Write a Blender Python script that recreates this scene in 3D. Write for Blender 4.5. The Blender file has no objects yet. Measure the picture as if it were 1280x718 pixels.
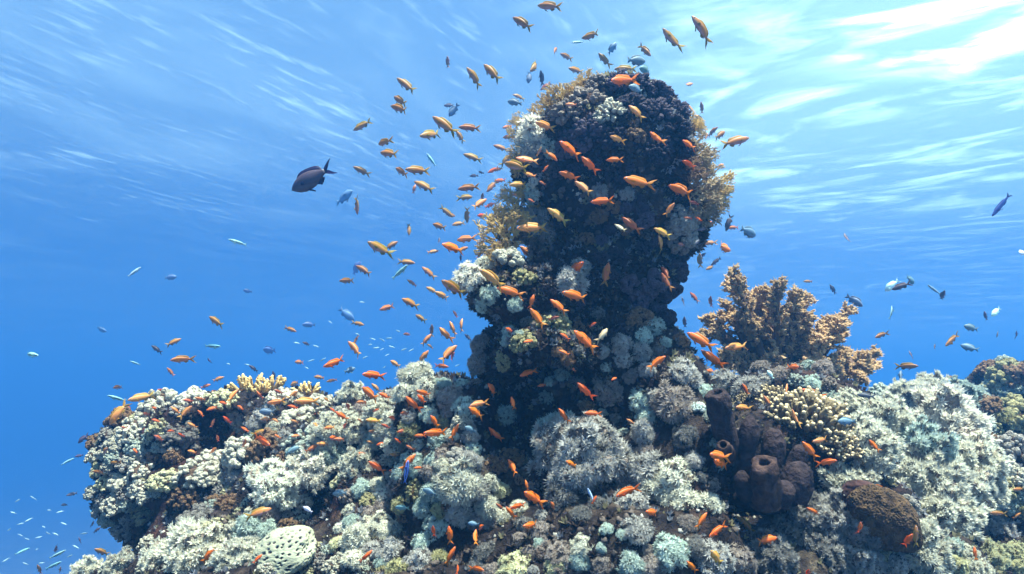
import bpy, math, random
from math import radians, sin, cos, pi
from mathutils import Vector, Matrix, Quaternion, noise
from mathutils.bvhtree import BVHTree

SC = bpy.context.scene
COL = SC.collection
R = random.Random(7)

# ------------------------------------------------------------------ camera
W, H = 1280.0, 718.0
HFOV = radians(70)
FPX = W / 2 / math.tan(HFOV / 2)
PITCH = radians(8)
cam_d = bpy.data.cameras.new('camera')
cam_d.angle = HFOV
cam_d.clip_start = 0.02
cam_d.clip_end = 400
cam = bpy.data.objects.new('camera', cam_d)
cam.rotation_euler = (pi / 2 + PITCH, 0, 0)
COL.objects.link(cam)
SC.camera = cam
FWD = Vector((0, cos(PITCH), sin(PITCH)))
UPV = Vector((0, -sin(PITCH), cos(PITCH)))
RGT = Vector((1, 0, 0))

# ------------------------------------------------------------------ light
SUN_EL, SUN_AZ = radians(77), radians(128)      # azimuth to the right of straight ahead
world = bpy.data.worlds.new('World')
SC.world = world
world.use_nodes = True
wn = world.node_tree.nodes
wl = world.node_tree.links
sky = wn.new('ShaderNodeTexSky')
sky.sky_type = 'NISHITA'
sky.sun_disc = False
sky.sun_elevation = SUN_EL
sky.sun_rotation = SUN_AZ
wn['Background'].inputs['Strength'].default_value = 0.055
wl.new(sky.outputs[0], wn['Background'].inputs['Color'])

sun_d = bpy.data.lights.new('sun', 'SUN')
sun_d.energy = 5.0
sun_d.angle = radians(0.5)
sun_d.color = (1.0, 0.83, 0.72)
sun = bpy.data.objects.new('sun', sun_d)
to_sun = Vector((sin(SUN_AZ) * cos(SUN_EL), cos(SUN_AZ) * cos(SUN_EL), sin(SUN_EL)))
sun.rotation_euler = to_sun.to_track_quat('Z', 'Y').to_euler()
COL.objects.link(sun)

SC.view_settings.view_transform = 'Standard'
SC.view_settings.look = 'None'
SC.view_settings.exposure = 2.3
SC.view_settings.gamma = 1.0
SC.view_settings.use_curve_mapping = False
SC.render.engine = 'CYCLES'
SC.cycles.use_denoising = True
SC.cycles.max_bounces = 6
SC.cycles.diffuse_bounces = 2
SC.cycles.glossy_bounces = 1
SC.cycles.transmission_bounces = 1
SC.cycles.volume_bounces = 1
SC.cycles.transparent_max_bounces = 6
SC.cycles.volume_step_rate = 1.0
SC.cycles.use_adaptive_sampling = True
SC.cycles.adaptive_threshold = 0.02

# ------------------------------------------------------------------ helpers
def P(px, py, d):
    """World point seen at photo pixel (1280 x 718) at depth d metres along the view axis."""
    return RGT * ((px - W / 2) / FPX * d) + UPV * (-(py - H / 2) / FPX * d) + FWD * d

def ray(px, py):
    return P(px, py, 1.0).normalized()

def tag(o, label=None, cat=None, group=None, kind=None):
    if label: o['label'] = label
    if cat: o['category'] = cat
    if group: o['group'] = group
    if kind: o['kind'] = kind
    return o

class MB:
    """Collects vertices and faces for one mesh."""
    def __init__(self):
        self.v = []; self.f = []
    def add(self, vs, fs):
        b = len(self.v)
        self.v.extend(vs)
        self.f.extend([tuple(i + b for i in q) for q in fs])
    def tube(self, pts, rads, n=6, cap=True):
        vs = []; fs = []
        prev = None
        for i, p in enumerate(pts):
            a = pts[max(i - 1, 0)]; b = pts[min(i + 1, len(pts) - 1)]
            t = (b - a).normalized() if (b - a).length > 1e-9 else Vector((0, 0, 1))
            if prev is None:
                u = t.orthogonal().normalized()
            else:
                u = prev - t * prev.dot(t)
                u = u.normalized() if u.length > 1e-6 else t.orthogonal().normalized()
            prev = u
            w = t.cross(u)
            for k in range(n):
                an = 2 * pi * k / n
                vs.append(p + (u * cos(an) + w * sin(an)) * rads[i])
        m = len(pts)
        for i in range(m - 1):
            for k in range(n):
                k2 = (k + 1) % n
                fs.append((i * n + k, i * n + k2, (i + 1) * n + k2, (i + 1) * n + k))
        if cap:
            fs.append(tuple((m - 1) * n + k for k in range(n)))
        self.add(vs, fs)
    def mesh(self, name, mat, smooth=True):
        me = bpy.data.meshes.new(name)
        me.from_pydata([tuple(x) for x in self.v], [], self.f)
        if smooth and len(me.polygons):
            me.polygons.foreach_set('use_smooth', [True] * len(me.polygons))
        if mat: me.materials.append(mat)
        me.update()
        return me

def link(name, me, parent=None):
    o = bpy.data.objects.new(name, me)
    COL.objects.link(o)
    if parent: o.parent = parent
    return o

def empty(name, loc=(0, 0, 0)):
    o = bpy.data.objects.new(name, None)
    o.empty_display_size = 0.02
    COL.objects.link(o)
    o.location = loc
    return o

_ico = {}
def ico(sub):
    """Unit icosphere as (verts, faces)."""
    if sub in _ico: return _ico[sub]
    t = (1 + 5 ** .5) / 2
    v = [Vector(p).normalized() for p in [(-1, t, 0), (1, t, 0), (-1, -t, 0), (1, -t, 0), (0, -1, t), (0, 1, t), (0, -1, -t), (0, 1, -t), (t, 0, -1), (t, 0, 1), (-t, 0, -1), (-t, 0, 1)]]
    f = [(0, 11, 5), (0, 5, 1), (0, 1, 7), (0, 7, 10), (0, 10, 11), (1, 5, 9), (5, 11, 4), (11, 10, 2), (10, 7, 6), (7, 1, 8), (3, 9, 4), (3, 4, 2), (3, 2, 6), (3, 6, 8), (3, 8, 9), (4, 9, 5), (2, 4, 11), (6, 2, 10), (8, 6, 7), (9, 8, 1)]
    for _ in range(sub):
        c = {}; nf = []
        def mid(a, b):
            k = (min(a, b), max(a, b))
            if k not in c:
                v.append(((v[a] + v[b]) / 2).normalized()); c[k] = len(v) - 1
            return c[k]
        for a, b, d in f:
            x, y, z = mid(a, b), mid(b, d), mid(d, a)
            nf += [(a, x, z), (b, y, x), (d, z, y), (x, y, z)]
        f = nf
    _ico[sub] = (v, f)
    return _ico[sub]

def fib(n, zmin, rnd, jit=0.0):
    """Directions spread over the sphere above zmin."""
    out = []
    for i in range(n):
        z = 1 - (i + .5) / n * (1 - zmin)
        a = i * 2.399963 + rnd.uniform(-jit, jit)
        z = min(1, max(-1, z + rnd.uniform(-jit, jit) * .12))
        r = math.sqrt(max(0, 1 - z * z))
        out.append(Vector((r * cos(a), r * sin(a), z)))
    return out

# ------------------------------------------------------------------ materials
def mat(name, rough=0.8, spec=0.2):
    m = bpy.data.materials.new(name)
    m.use_nodes = True
    b = m.node_tree.nodes['Principled BSDF']
    b.inputs['Roughness'].default_value = rough
    b.inputs['Specular IOR Level'].default_value = spec
    return m, m.node_tree.nodes, m.node_tree.links, b

def ramp(n, stops):
    r = n.new('ShaderNodeValToRGB')
    e = r.color_ramp.elements
    while len(e) < len(stops): e.new(0.5)
    for x, (p, c) in zip(e, stops):
        x.position = p; x.color = (*c, 1)
    return r

def noise_node(n, l, scale, detail=4, coord='Object', rough=0.55):
    tc = n.new('ShaderNodeTexCoord')
    t = n.new('ShaderNodeTexNoise')
    t.inputs['Scale'].default_value = scale
    t.inputs['Detail'].default_value = detail
    t.inputs['Roughness'].default_value = rough
    l.new(tc.outputs[coord], t.inputs['Vector'])
    return t

def bump(n, l, b, tex, strength, dist):
    bp = n.new('ShaderNodeBump')
    bp.inputs['Strength'].default_value = strength
    bp.inputs['Distance'].default_value = dist
    l.new(tex, bp.inputs['Height'])
    l.new(bp.outputs[0], b.inputs['Normal'])

# dark encrusted rock: purple brown with rust, olive and pale coralline patches
M_ROCK, n, l, b = mat('reef_rock', 0.9, 0.15)
t1 = noise_node(n, l, 7, 6, rough=.65)
r1 = ramp(n, [(0.3, (.008, .006, .008)), (0.46, (.022, .015, .015)), (0.58, (.05, .036, .028)), (0.68, (.10, .082, .055)), (0.8, (.22, .19, .14))])
l.new(t1.outputs[0], r1.inputs[0])
t2 = noise_node(n, l, 26, 5, rough=.7)
r2 = ramp(n, [(0.35, (.25, .2, .22)), (0.52, (.7, .62, .6)), (0.7, (1.8, 1.6, 1.4))])
l.new(t2.outputs[0], r2.inputs[0])
mx = n.new('ShaderNodeMix'); mx.data_type = 'RGBA'; mx.blend_type = 'MULTIPLY'; mx.inputs[0].default_value = 1
l.new(r1.outputs[0], mx.inputs[6]); l.new(r2.outputs[0], mx.inputs[7])
t3 = noise_node(n, l, 3.3, 3)
r3 = ramp(n, [(0.55, (0, 0, 0)), (0.68, (1, 1, 1))])
l.new(t3.outputs[0], r3.inputs[0])
mx2 = n.new('ShaderNodeMix'); mx2.data_type = 'RGBA'; mx2.blend_type = 'MULTIPLY'
l.new(r3.outputs[0], mx2.inputs[0]); l.new(mx.outputs[2], mx2.inputs[6]); mx2.inputs[7].default_value = (1.5, .85, .65, 1)
l.new(mx2.outputs[2], b.inputs['Base Color'])
bump(n, l, b, t2.outputs[0], 1.0, 0.03)

M_SAND, n, l, b = mat('sea_bed_sand', 0.95, 0.1)
t1 = noise_node(n, l, 1.5, 6)
r1 = ramp(n, [(0.35, (.22, .2, .16)), (0.65, (.38, .35, .28))])
l.new(t1.outputs[0], r1.inputs[0]); l.new(r1.outputs[0], b.inputs['Base Color'])
bump(n, l, b, t1.outputs[0], 0.6, 0.1)

# ------------------------------------------------------------------ setting: sea bed, surface, water
def sheet(name, z, half, nx, mat_, amp=0.0, fl=False):
    mb = MB()
    s = 2 * half / nx
    vs = []
    for j in range(nx + 1):
        for i in range(nx + 1):
            x = -half + i * s; y = -half + j * s
            vs.append(Vector((x, y, z + (noise.noise((x * .11, y * .11, z)) * amp if amp else 0))))
    fs = []
    for j in range(nx):
        for i in range(nx):
            a = j * (nx + 1) + i
            q = (a, a + 1, a + nx + 2, a + nx + 1)
            fs.append(q if not fl else q[::-1])
    mb.add(vs, fs)
    return link(name, mb.mesh(name, mat_))

BED_Z = -13.0
SURF_Z = 3.0
bed = tag(sheet('sea_bed', BED_Z, 150, 120, M_SAND, 0.5), kind='structure')

# rippled water surface seen from below: clear water that lets the sky through, with wind
# ripples as scattering streaks; the sun glare is painted in as a brighter patch
M_SURF = bpy.data.materials.new('water_surface')
M_SURF.use_nodes = True
n = M_SURF.node_tree.nodes; l = M_SURF.node_tree.links
n.clear()
out = n.new('ShaderNodeOutputMaterial')
tc = n.new('ShaderNodeTexCoord')
def surf_noise(rot, sx, sy, scale, detail, off, dist=0.0):
    mp = n.new('ShaderNodeMapping')
    mp.vector_type = 'TEXTURE'
    mp.inputs['Rotation'].default_value = (0, 0, radians(rot))
    mp.inputs['Scale'].default_value = (sx, sy, 1)
    mp.inputs['Location'].default_value = (off, off * .7, 0)
    l.new(tc.outputs['Object'], mp.inputs[0])
    t = n.new('ShaderNodeTexNoise')
    t.inputs['Scale'].default_value = scale
    t.inputs['Detail'].default_value = detail
    t.inputs['Roughness'].default_value = .55
    t.inputs['Distortion'].default_value = dist
    l.new(mp.outputs[0], t.inputs['Vector'])
    return t.outputs[0]
def mrange(sock, a, b_, c=0.0, d=1.0):
    m = n.new('ShaderNodeMapRange')
    m.inputs[1].default_value = a; m.inputs[2].default_value = b_
    m.inputs[3].default_value = c; m.inputs[4].default_value = d
    m.interpolation_type = 'SMOOTHSTEP'
    l.new(sock, m.inputs[0])
    return m.outputs[0]
def mth(op, a, b_=None):
    m = n.new('ShaderNodeMath'); m.operation = op
    for i, x in enumerate((a, b_)):
        if x is None: continue
        if isinstance(x, (int, float)): m.inputs[i].default_value = x
        else: l.new(x, m.inputs[i])
    m.use_clamp = op == 'ADD'
    return m.outputs[0]
sep = n.new('ShaderNodeSeparateXYZ'); l.new(tc.outputs['Object'], sep.inputs[0])
side = mrange(mth('ADD', mth('MULTIPLY', sep.outputs[0], .12), mth('MULTIPLY', surf_noise(0, 1, 1, .2, 2, 5), .35)), .1, .55)
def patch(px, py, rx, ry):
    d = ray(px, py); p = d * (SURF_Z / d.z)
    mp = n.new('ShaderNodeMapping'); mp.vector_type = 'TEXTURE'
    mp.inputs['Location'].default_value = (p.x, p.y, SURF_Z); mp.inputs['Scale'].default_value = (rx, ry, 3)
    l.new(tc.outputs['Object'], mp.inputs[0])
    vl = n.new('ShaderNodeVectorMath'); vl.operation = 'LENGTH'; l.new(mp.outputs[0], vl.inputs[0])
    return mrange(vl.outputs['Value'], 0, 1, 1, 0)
streak_l = mth('MULTIPLY', mrange(surf_noise(62, .95, .22, 1.7, 3, 3.1, .4), .50, .82, 0, .11), mrange(surf_noise(62, 1.3, .8, .6, 2, 9, 0), .38, .62, .08, 1))
swell_l = mrange(surf_noise(64, 1.8, 1.0, .6, 3, 14, .5), .42, .75, 0, .035)
swell_r = mrange(surf_noise(150, 1.35, .70, .85, 5, 11.3, 1.2), .48, .76, 0, .26)
fine_r = mrange(surf_noise(142, 1.2, .4, 2.0, 4, 2.3, .8), .54, .84, 0, .07)
sun_glare = mth('MULTIPLY', mth('ADD', patch(1190, 45, 1.5, 1.2), mth('MULTIPLY', patch(1000, 40, 2.0, 1.3), .35)), mrange(surf_noise(153, 1.5, .6, .9, 4, 21.7, .9), .42, .62, .02, .36))  # bright sun glare painted in at fixed spots on the surface
left = mth('MULTIPLY', mth('ADD', streak_l, swell_l), mth('SUBTRACT', 1.0, side))
right = mth('MULTIPLY', mth('ADD', mth('ADD', swell_r, fine_r), .085), side)  # constant extra scatter paints the brighter light of the right side
near = mrange(sep.outputs[1], 4.5, 17, 1, .25)      # streaks painted fainter with distance, as if lost in the haze
fac = mth('ADD', mth('MULTIPLY', mth('ADD', left, right), near), sun_glare)
tr = n.new('ShaderNodeBsdfTransparent'); tr.inputs[0].default_value = (.62, .87, .90, 1)
tl = n.new('ShaderNodeBsdfTranslucent'); 
tcol = n.new('ShaderNodeMix'); tcol.data_type = 'RGBA'      # clear ripples scatter pale cyan, the painted sun glare is pinkish white
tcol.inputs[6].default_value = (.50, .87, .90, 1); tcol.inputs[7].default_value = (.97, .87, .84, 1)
l.new(mrange(sun_glare, .05, .35, 0, 1), tcol.inputs[0]); l.new(tcol.outputs[2], tl.inputs[0])
# towards grazing angles the underside of the surface mirrors the deep water (total internal reflection)
gl = n.new('ShaderNodeBsdfGlossy'); gl.inputs[0].default_value = (.9, .95, 1, 1); gl.inputs['Roughness'].default_value = .25
lw = n.new('ShaderNodeLayerWeight'); lw.inputs[0].default_value = .5
mg = n.new('ShaderNodeMixShader')
l.new(mrange(lw.outputs['Facing'], .45, .84, 0, 1), mg.inputs[0]); l.new(tr.outputs[0], mg.inputs[1]); l.new(gl.outputs[0], mg.inputs[2])
ms = n.new('ShaderNodeMixShader')
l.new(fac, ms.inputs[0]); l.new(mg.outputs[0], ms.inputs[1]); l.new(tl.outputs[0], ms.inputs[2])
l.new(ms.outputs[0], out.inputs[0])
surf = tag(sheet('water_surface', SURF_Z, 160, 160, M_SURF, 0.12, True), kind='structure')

# the body of sea water itself
M_HAZE = bpy.data.materials.new('sea_water_haze')
M_HAZE.use_nodes = True
n = M_HAZE.node_tree.nodes; l = M_HAZE.node_tree.links
n.clear()
out = n.new('ShaderNodeOutputMaterial')
vol = n.new('ShaderNodeVolumePrincipled')
HAZE_D = 0.041
vol.inputs['Density'].default_value = HAZE_D
vol.inputs['Color'].default_value = (.080, .34, .80, 1)
vol.inputs['Anisotropy'].default_value = 0.58
l.new(vol.outputs[0], out.inputs['Volume'])
mb = MB()
x0, x1, y0, y1, z0, z1 = -165, 165, -165, 165, BED_Z - 1.6, SURF_Z + .25
mb.add([Vector(p) for p in [(x0, y0, z0), (x1, y0, z0), (x1, y1, z0), (x0, y1, z0), (x0, y0, z1), (x1, y0, z1), (x1, y1, z1), (x0, y1, z1)]],
       [(0, 3, 2, 1), (4, 5, 6, 7), (0, 1, 5, 4), (1, 2, 6, 5), (2, 3, 7, 6), (3, 0, 4, 7)])
haze = tag(link('haze', mb.mesh('haze', M_HAZE, False)), kind='stuff')

# ------------------------------------------------------------------ reef rock
def blob_rock(name, blobs, voxel, amp, seed, extra=(), caves=()):
    """Ellipsoids (px, py, depth, rx px, ry px, rd m) fused into one rock and roughened."""
    mb = MB()
    vs0, fs0 = ico(3)
    for (px, py, d, rx, ry, rd) in blobs:
        c = P(px, py, d); k = d / FPX
        mb.add([c + RGT * (v.x * rx * k) + UPV * (v.z * ry * k) + FWD * (v.y * rd) for v in vs0], fs0)
    for (c, rad) in extra:
        mb.add([Vector(c) + Vector((v.x * rad[0], v.y * rad[1], v.z * rad[2])) for v in vs0], fs0)
    me = mb.mesh(name, None)
    o = link(name, me)
    md = o.modifiers.new('r', 'REMESH'); md.mode = 'VOXEL'; md.voxel_size = voxel
    dg = bpy.context.evaluated_depsgraph_get()
    me2 = bpy.data.meshes.new_from_object(o.evaluated_get(dg))
    o.modifiers.clear()
    o.data = me2
    bpy.data.meshes.remove(me)
    sd = Vector((seed * 3.1, seed * 1.7, seed))
    nv = len(me2.vertices)
    nor = [v.normal.copy() for v in me2.vertices]
    for i in range(nv):
        v = me2.vertices[i]; p = v.co
        near = 1.0 if p.y < 6 else .5
        a = noise.fractal(p * 2.2 + sd, 1.0, 2.0, 3) * amp * 1.7
        c = (noise.voronoi(p * 6.5 + sd)[0][0] - .35) * -amp * 1.0
        e = noise.fractal(p * 14 + sd, .9, 2.1, 3) * amp * .42
        v.co = p + nor[i] * (a + c + e) * near
        for (cc, cr, cd) in caves:
            q = (p - cc).length / cr
            if q < 1: v.co = v.co + FWD * (cd * (1 - q * q) ** 1.5)
    me2.polygons.foreach_set('use_smooth', [True] * len(me2.polygons))
    me2.materials.clear(); me2.materials.append(M_ROCK)
    me2.update()
    return o

PILLAR = [(784, 138, 2.17, 64, 36, .17), (758, 178, 2.16, 84, 48, .20), (790, 190, 2.12, 72, 55, .22), (762, 262, 2.18, 90, 60, .20), (742, 350, 2.17, 70, 70, .20),
          (640, 372, 2.02, 50, 34, .12), (680, 372, 2.06, 60, 45, .14), (690, 432, 1.98, 78, 34, .13), (632, 452, 2.06, 40, 46, .12), (752, 430, 2.14, 80, 70, .2), (684, 222, 2.17, 34, 42, .12),
          (846, 280, 2.14, 28, 36, .1), (800, 345, 2.15, 36, 44, .12), (828, 190, 2.14, 34, 60, .14), (735, 500, 2.2, 130, 60, .25)]
REEF = [  # under and around the pillar
        (745, 560, 2.15, 150, 105, .30), (810, 500, 2.08, 72, 85, .2), (735, 590, 1.95, 95, 60, .16), (850, 590, 1.92, 85, 85, .2),
        (610, 520, 2.05, 52, 40, .16), (800, 680, 1.78, 150, 80, .22), (690, 700, 1.78, 90, 62, .2), (590, 610, 2.02, 85, 70, .2), (555, 510, 2.15, 55, 40, .18),
        (600, 700, 1.98, 100, 90, .25), (735, 790, 1.7, 420, 70, .35),
        # left shoulder
        (205, 565, 2.75, 72, 55, .24), (285, 540, 2.75, 95, 52, .30), (375, 545, 2.65, 95, 50, .30), (455, 545, 2.5, 88, 55, .28), (525, 540, 2.35, 60, 62, .25),
        (185, 620, 2.65, 55, 34, .2), (228, 668, 2.45, 40, 34, .2), (280, 610, 2.6, 95, 60, .26), (390, 610, 2.4, 95, 70, .26), (480, 640, 2.2, 95, 70, .24), (330, 625, 2.22, 34, 34, .12),
        (470, 715, 1.98, 110, 55, .24), (350, 715, 2.0, 110, 45, .24), (235, 730, 2.1, 110, 50, .28), (130, 745, 2.2, 70, 34, .25), (330, 660, 2.25, 100, 50, .2),
        # right shoulder
        (960, 560, 2.1, 90, 55, .22), (1010, 545, 2.1, 75, 45, .2), (1085, 560, 2.35, 70, 55, .28), (1150, 575, 2.45, 85, 62, .3), (1195, 600, 2.45, 60, 80, .28),
        (1120, 640, 2.2, 85, 62, .22), (1060, 660, 1.98, 75, 75, .2), (1150, 700, 2.05, 90, 50, .24), (960, 700, 1.85, 95, 55, .2), (945, 645, 2.0, 75, 50, .18), (1265, 725, 2.1, 50, 42, .2),
        (1160, 515, 3.0, 70, 26, .28), (1215, 520, 3.1, 55, 30, .3), (1280, 510, 3.5, 60, 62, .35), (1290, 640, 3.0, 55, 90, .3), (980, 500, 2.5, 90, 34, .2)]
EXTRA = [((-.1, 2.6, -1.25), (1.9, .85, .55)), ((0, 2.6, -2.6), (1.7, .9, 1.6)), ((.2, 2.8, -4.6), (2.2, 1.5, 2.0)), ((0, 3, -6.4), (3.2, 2.4, 1.6)), ((0, 3.4, -8.8), (3.8, 3.0, 2.2)), ((0, 3.8, -11.8), (5, 4, 2.6)), ((1.6, 3.2, -1.2), (.9, .9, .6)), ((2.0, 3.6, -2.6), (1.2, 1.2, 1.5))]
CAVES = [(645, 525, 1.92, 70, .22), (585, 690, 1.88, 48, .25), (925, 635, 1.85, 55, .2), (262, 548, 2.5, 50, .25), (215, 655, 2.5, 60, .3), (400, 650, 2.1, 50, .2), (1215, 660, 2.2, 45, .25), (840, 650, 1.75, 40, .15)]
rock = tag(blob_rock('reef_rock', REEF, .022, .030, 1, EXTRA, [(P(a, b_, d), r * d / FPX, e) for a, b_, d, r, e in CAVES]), kind='structure')
pillar = blob_rock('rock_pillar', PILLAR, .016, .026, 2)
tag(pillar, 'tall dark coral-covered rock column rising in the middle of the reef', 'rock')

# ------------------------------------------------------------------ living materials (tinted per thing by the object's own colour)
def tinted(name, dark, light, scale, rough=.8, trans=0.0, bmp=.5, bdist=.2, spec=.2, grad=None, detail=4):
    m, n, l, b = mat(name, rough, spec)
    oi = n.new('ShaderNodeObjectInfo')
    t = noise_node(n, l, scale, detail)
    r = ramp(n, [(.32, (dark,) * 3 if isinstance(dark, (int, float)) else dark), (.68, (light,) * 3 if isinstance(light, (int, float)) else light)])
    l.new(t.outputs[0], r.inputs[0])
    mx = n.new('ShaderNodeMix'); mx.data_type = 'RGBA'; mx.blend_type = 'MULTIPLY'; mx.inputs[0].default_value = 1
    l.new(oi.outputs['Color'], mx.inputs[6]); l.new(r.outputs[0], mx.inputs[7])
    l.new(mx.outputs[2], b.inputs['Base Color'])
    if bmp: bump(n, l, b, t.outputs[0], bmp, bdist)
    if trans:
        tl = n.new('ShaderNodeBsdfTranslucent'); l.new(mx.outputs[2], tl.inputs[0])
        ms = n.new('ShaderNodeMixShader'); ms.inputs[0].default_value = trans
        l.new(b.outputs[0], ms.inputs[1]); l.new(tl.outputs[0], ms.inputs[2])
        l.new(ms.outputs[0], n['Material Output'].inputs[0])
    return m

M_POLYP = tinted('soft_coral_polyp', .72, 1.15, 2.2, .85, .42, 0)
M_STALK = tinted('soft_coral_stalk', (.22, .17, .16), (.5, .42, .38), 5, .9, 0, .6)
M_LUMP = tinted('lumpy_coral', (.5, .45, .4), (1.2, 1.15, 1.1), 7, .85, .12, .8, .06, detail=6)
M_LUMPBASE = tinted('lumpy_coral_base', (.10, .055, .05), (.34, .22, .17), 6, .9, 0, .8)
M_TWIG = tinted('twig_coral', .6, 1.2, 5, .85, .25, 0)
M_TIP = tinted('coral_tip', .85, 1.15, 9, .8, .2, 0)
M_SPONGE = tinted('tube_sponge', (.4, .36, .38), (1.5, 1.25, 1.1), 45, .95, 0, .9, .02, .1, detail=5)
M_BRAIN = tinted('brain_coral', .7, 1.1, 18, .85, 0, .6, .01)
M_DARK = mat('hollow_shade', .95, .05)[0]
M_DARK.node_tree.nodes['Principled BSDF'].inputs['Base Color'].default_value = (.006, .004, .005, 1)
M_PIT, _n, _l, _b = mat('brain_coral_pit', .9, .1)
_b.inputs['Base Color'].default_value = (.045, .03, .035, 1)

# ------------------------------------------------------------------ coral colonies (unit size: radius 1, standing on z = 0)
def lobed(d, seed, amp, freq):
    return 1 + amp * noise.fractal(d * freq + Vector((seed * 5.3, seed, -seed)), 1.0, 2.0, 2)

def petal(mb, base, dirn, side, length, width, curl):
    nrm = dirn.cross(side)
    w = side * width
    m = base + dirn * length * .55 + nrm * curl * length * .12
    t = base + dirn * length + nrm * curl * length * .4
    mb.add([base - w * .5, base + w * .5, m + w * .8, m - w * .8, t], [(0, 1, 2, 3), (3, 2, 4)])

def feathery_parts(seed, n, size, npet, squash=.85, zmin=-.25, amp=.28, freq=1.5, spread=.75, lean=(0, 0, 0), wid=.17):
    """(stalk mesh, polyp mesh): a mound thickly covered with star shaped feathery polyps."""
    rnd = random.Random(seed)
    core = MB()
    vs, fs = ico(3)
    core.add([Vector((v.x, v.y, max(v.z, -.55) * squash + .25)) * (.80 * lobed(v, seed, amp, freq)) for v in vs], fs)
    pol = MB()
    ln = Vector(lean)
    for d in fib(n, zmin, rnd, .35):
        r = lobed(d, seed, amp, freq)
        p = Vector((d.x, d.y, d.z * squash + .25)) * (.76 * r)
        dd = (d + ln + Vector((rnd.gauss(0, .16), rnd.gauss(0, .16), rnd.gauss(0, .16)))).normalized()
        s = size * rnd.uniform(.75, 1.25)
        top = p + dd * s * .55
        u = dd.orthogonal().normalized(); w = dd.cross(u)
        a0 = rnd.uniform(0, 6.28)
        for k in range(npet):
            a = a0 + 6.283 * k / npet + rnd.uniform(-.25, .25)
            o = u * cos(a) + w * sin(a)
            sd = -u * sin(a) + w * cos(a)
            petal(pol, top - dd * s * .25, (dd * (1 - spread) + o * spread).normalized(), sd, s * rnd.uniform(.7, 1.1), s * wid, rnd.uniform(-.7, .7))
        petal(pol, p, dd, u, s * .95, s * .3, 0)
        petal(pol, p, dd, w, s * .95, s * .3, 0)
    return [('stalk', core.mesh('stalk', M_STALK), 'stalk'), ('polyps', pol.mesh('polyps', M_POLYP, False), 'main')]

def lumpy_parts(seed, n, size, squash=.8, amp=.3, long=1.0, sub=1, zmin=-.15, freq=1.6, base=.84):
    """(base mesh, lobe mesh): a dome packed with rounded uneven lobes."""
    rnd = random.Random(seed)
    core = MB()
    vs, fs = ico(3)
    core.add([Vector((v.x, v.y, max(v.z, -.5) * squash + .2)) * (base * lobed(v, seed, amp, freq)) for v in vs], fs)
    lob = MB()
    iv, if_ = ico(sub)
    for d in fib(n, zmin, rnd, .5):
        r = lobed(d, seed, amp, freq)
        p = Vector((d.x, d.y, d.z * squash + .2)) * (.88 * r)
        s = size * rnd.uniform(.6, 1.35)
        q = d.to_track_quat('Z', 'Y')
        ez = long * rnd.uniform(.8, 1.3)
        off = Vector((rnd.uniform(0, 50), 0, 0))
        ww = [q @ Vector((v.x * s, v.y * s * rnd.uniform(.95, 1.05), v.z * s * ez)) * (1 + .35 * noise.noise(v * 1.9 + off)) + p for v in iv]
        lob.add(ww, if_)
    return [('base', core.mesh('base', M_LUMPBASE), 'base'), ('lobes', lob.mesh('lobes', M_LUMP), 'main')]

def finger_parts(seed, n, squash=.55, length=.34, rad=.065, zmin=.0):
    rnd = random.Random(seed)
    core = MB(); vs, fs = ico(2)
    core.add([Vector((v.x, v.y, max(v.z, -.4) * squash + .15)) * .78 * lobed(v, seed, .15, 1.5) for v in vs], fs)
    fg = MB(); tp = MB()
    iv, if_ = ico(1)
    for d in fib(n, zmin, rnd, .4):
        r = lobed(d, seed, .15, 1.5)
        p = Vector((d.x, d.y, d.z * squash + .15)) * .74 * r
        dd = (d * .75 + Vector((0, 0, .6)) + Vector((rnd.gauss(0, .2), rnd.gauss(0, .2), 0))).normalized()
        L = length * rnd.uniform(.7, 1.2); ra = rad * rnd.uniform(.8, 1.2)
        side = dd.orthogonal().normalized() * rnd.uniform(-.1, .1) * L
        e = p + dd * L
        fg.tube([p, p + dd * L * .5 + side, e], [ra * 1.2, ra * 1.05, ra * .75], 6)
        for k in range(rnd.randint(3, 5)):
            a = rnd.uniform(0, 6.28); o = (dd.orthogonal().normalized() * cos(a) + dd.cross(dd.orthogonal().normalized()) * sin(a))
            c = p + dd * L * rnd.uniform(.45, .9) + o * ra * 1.1
            fg.add([c + v * ra * .55 for v in iv], if_)
        tp.add([e + v * ra * rnd.uniform(.55, .78) for v in iv], if_)
    return [('base', core.mesh('base', M_LUMPBASE), 'base'), ('branches', fg.mesh('branches', M_TWIG), 'main'), ('branch_tips', tp.mesh('branch_tips', M_TIP), 'tip')]

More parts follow.
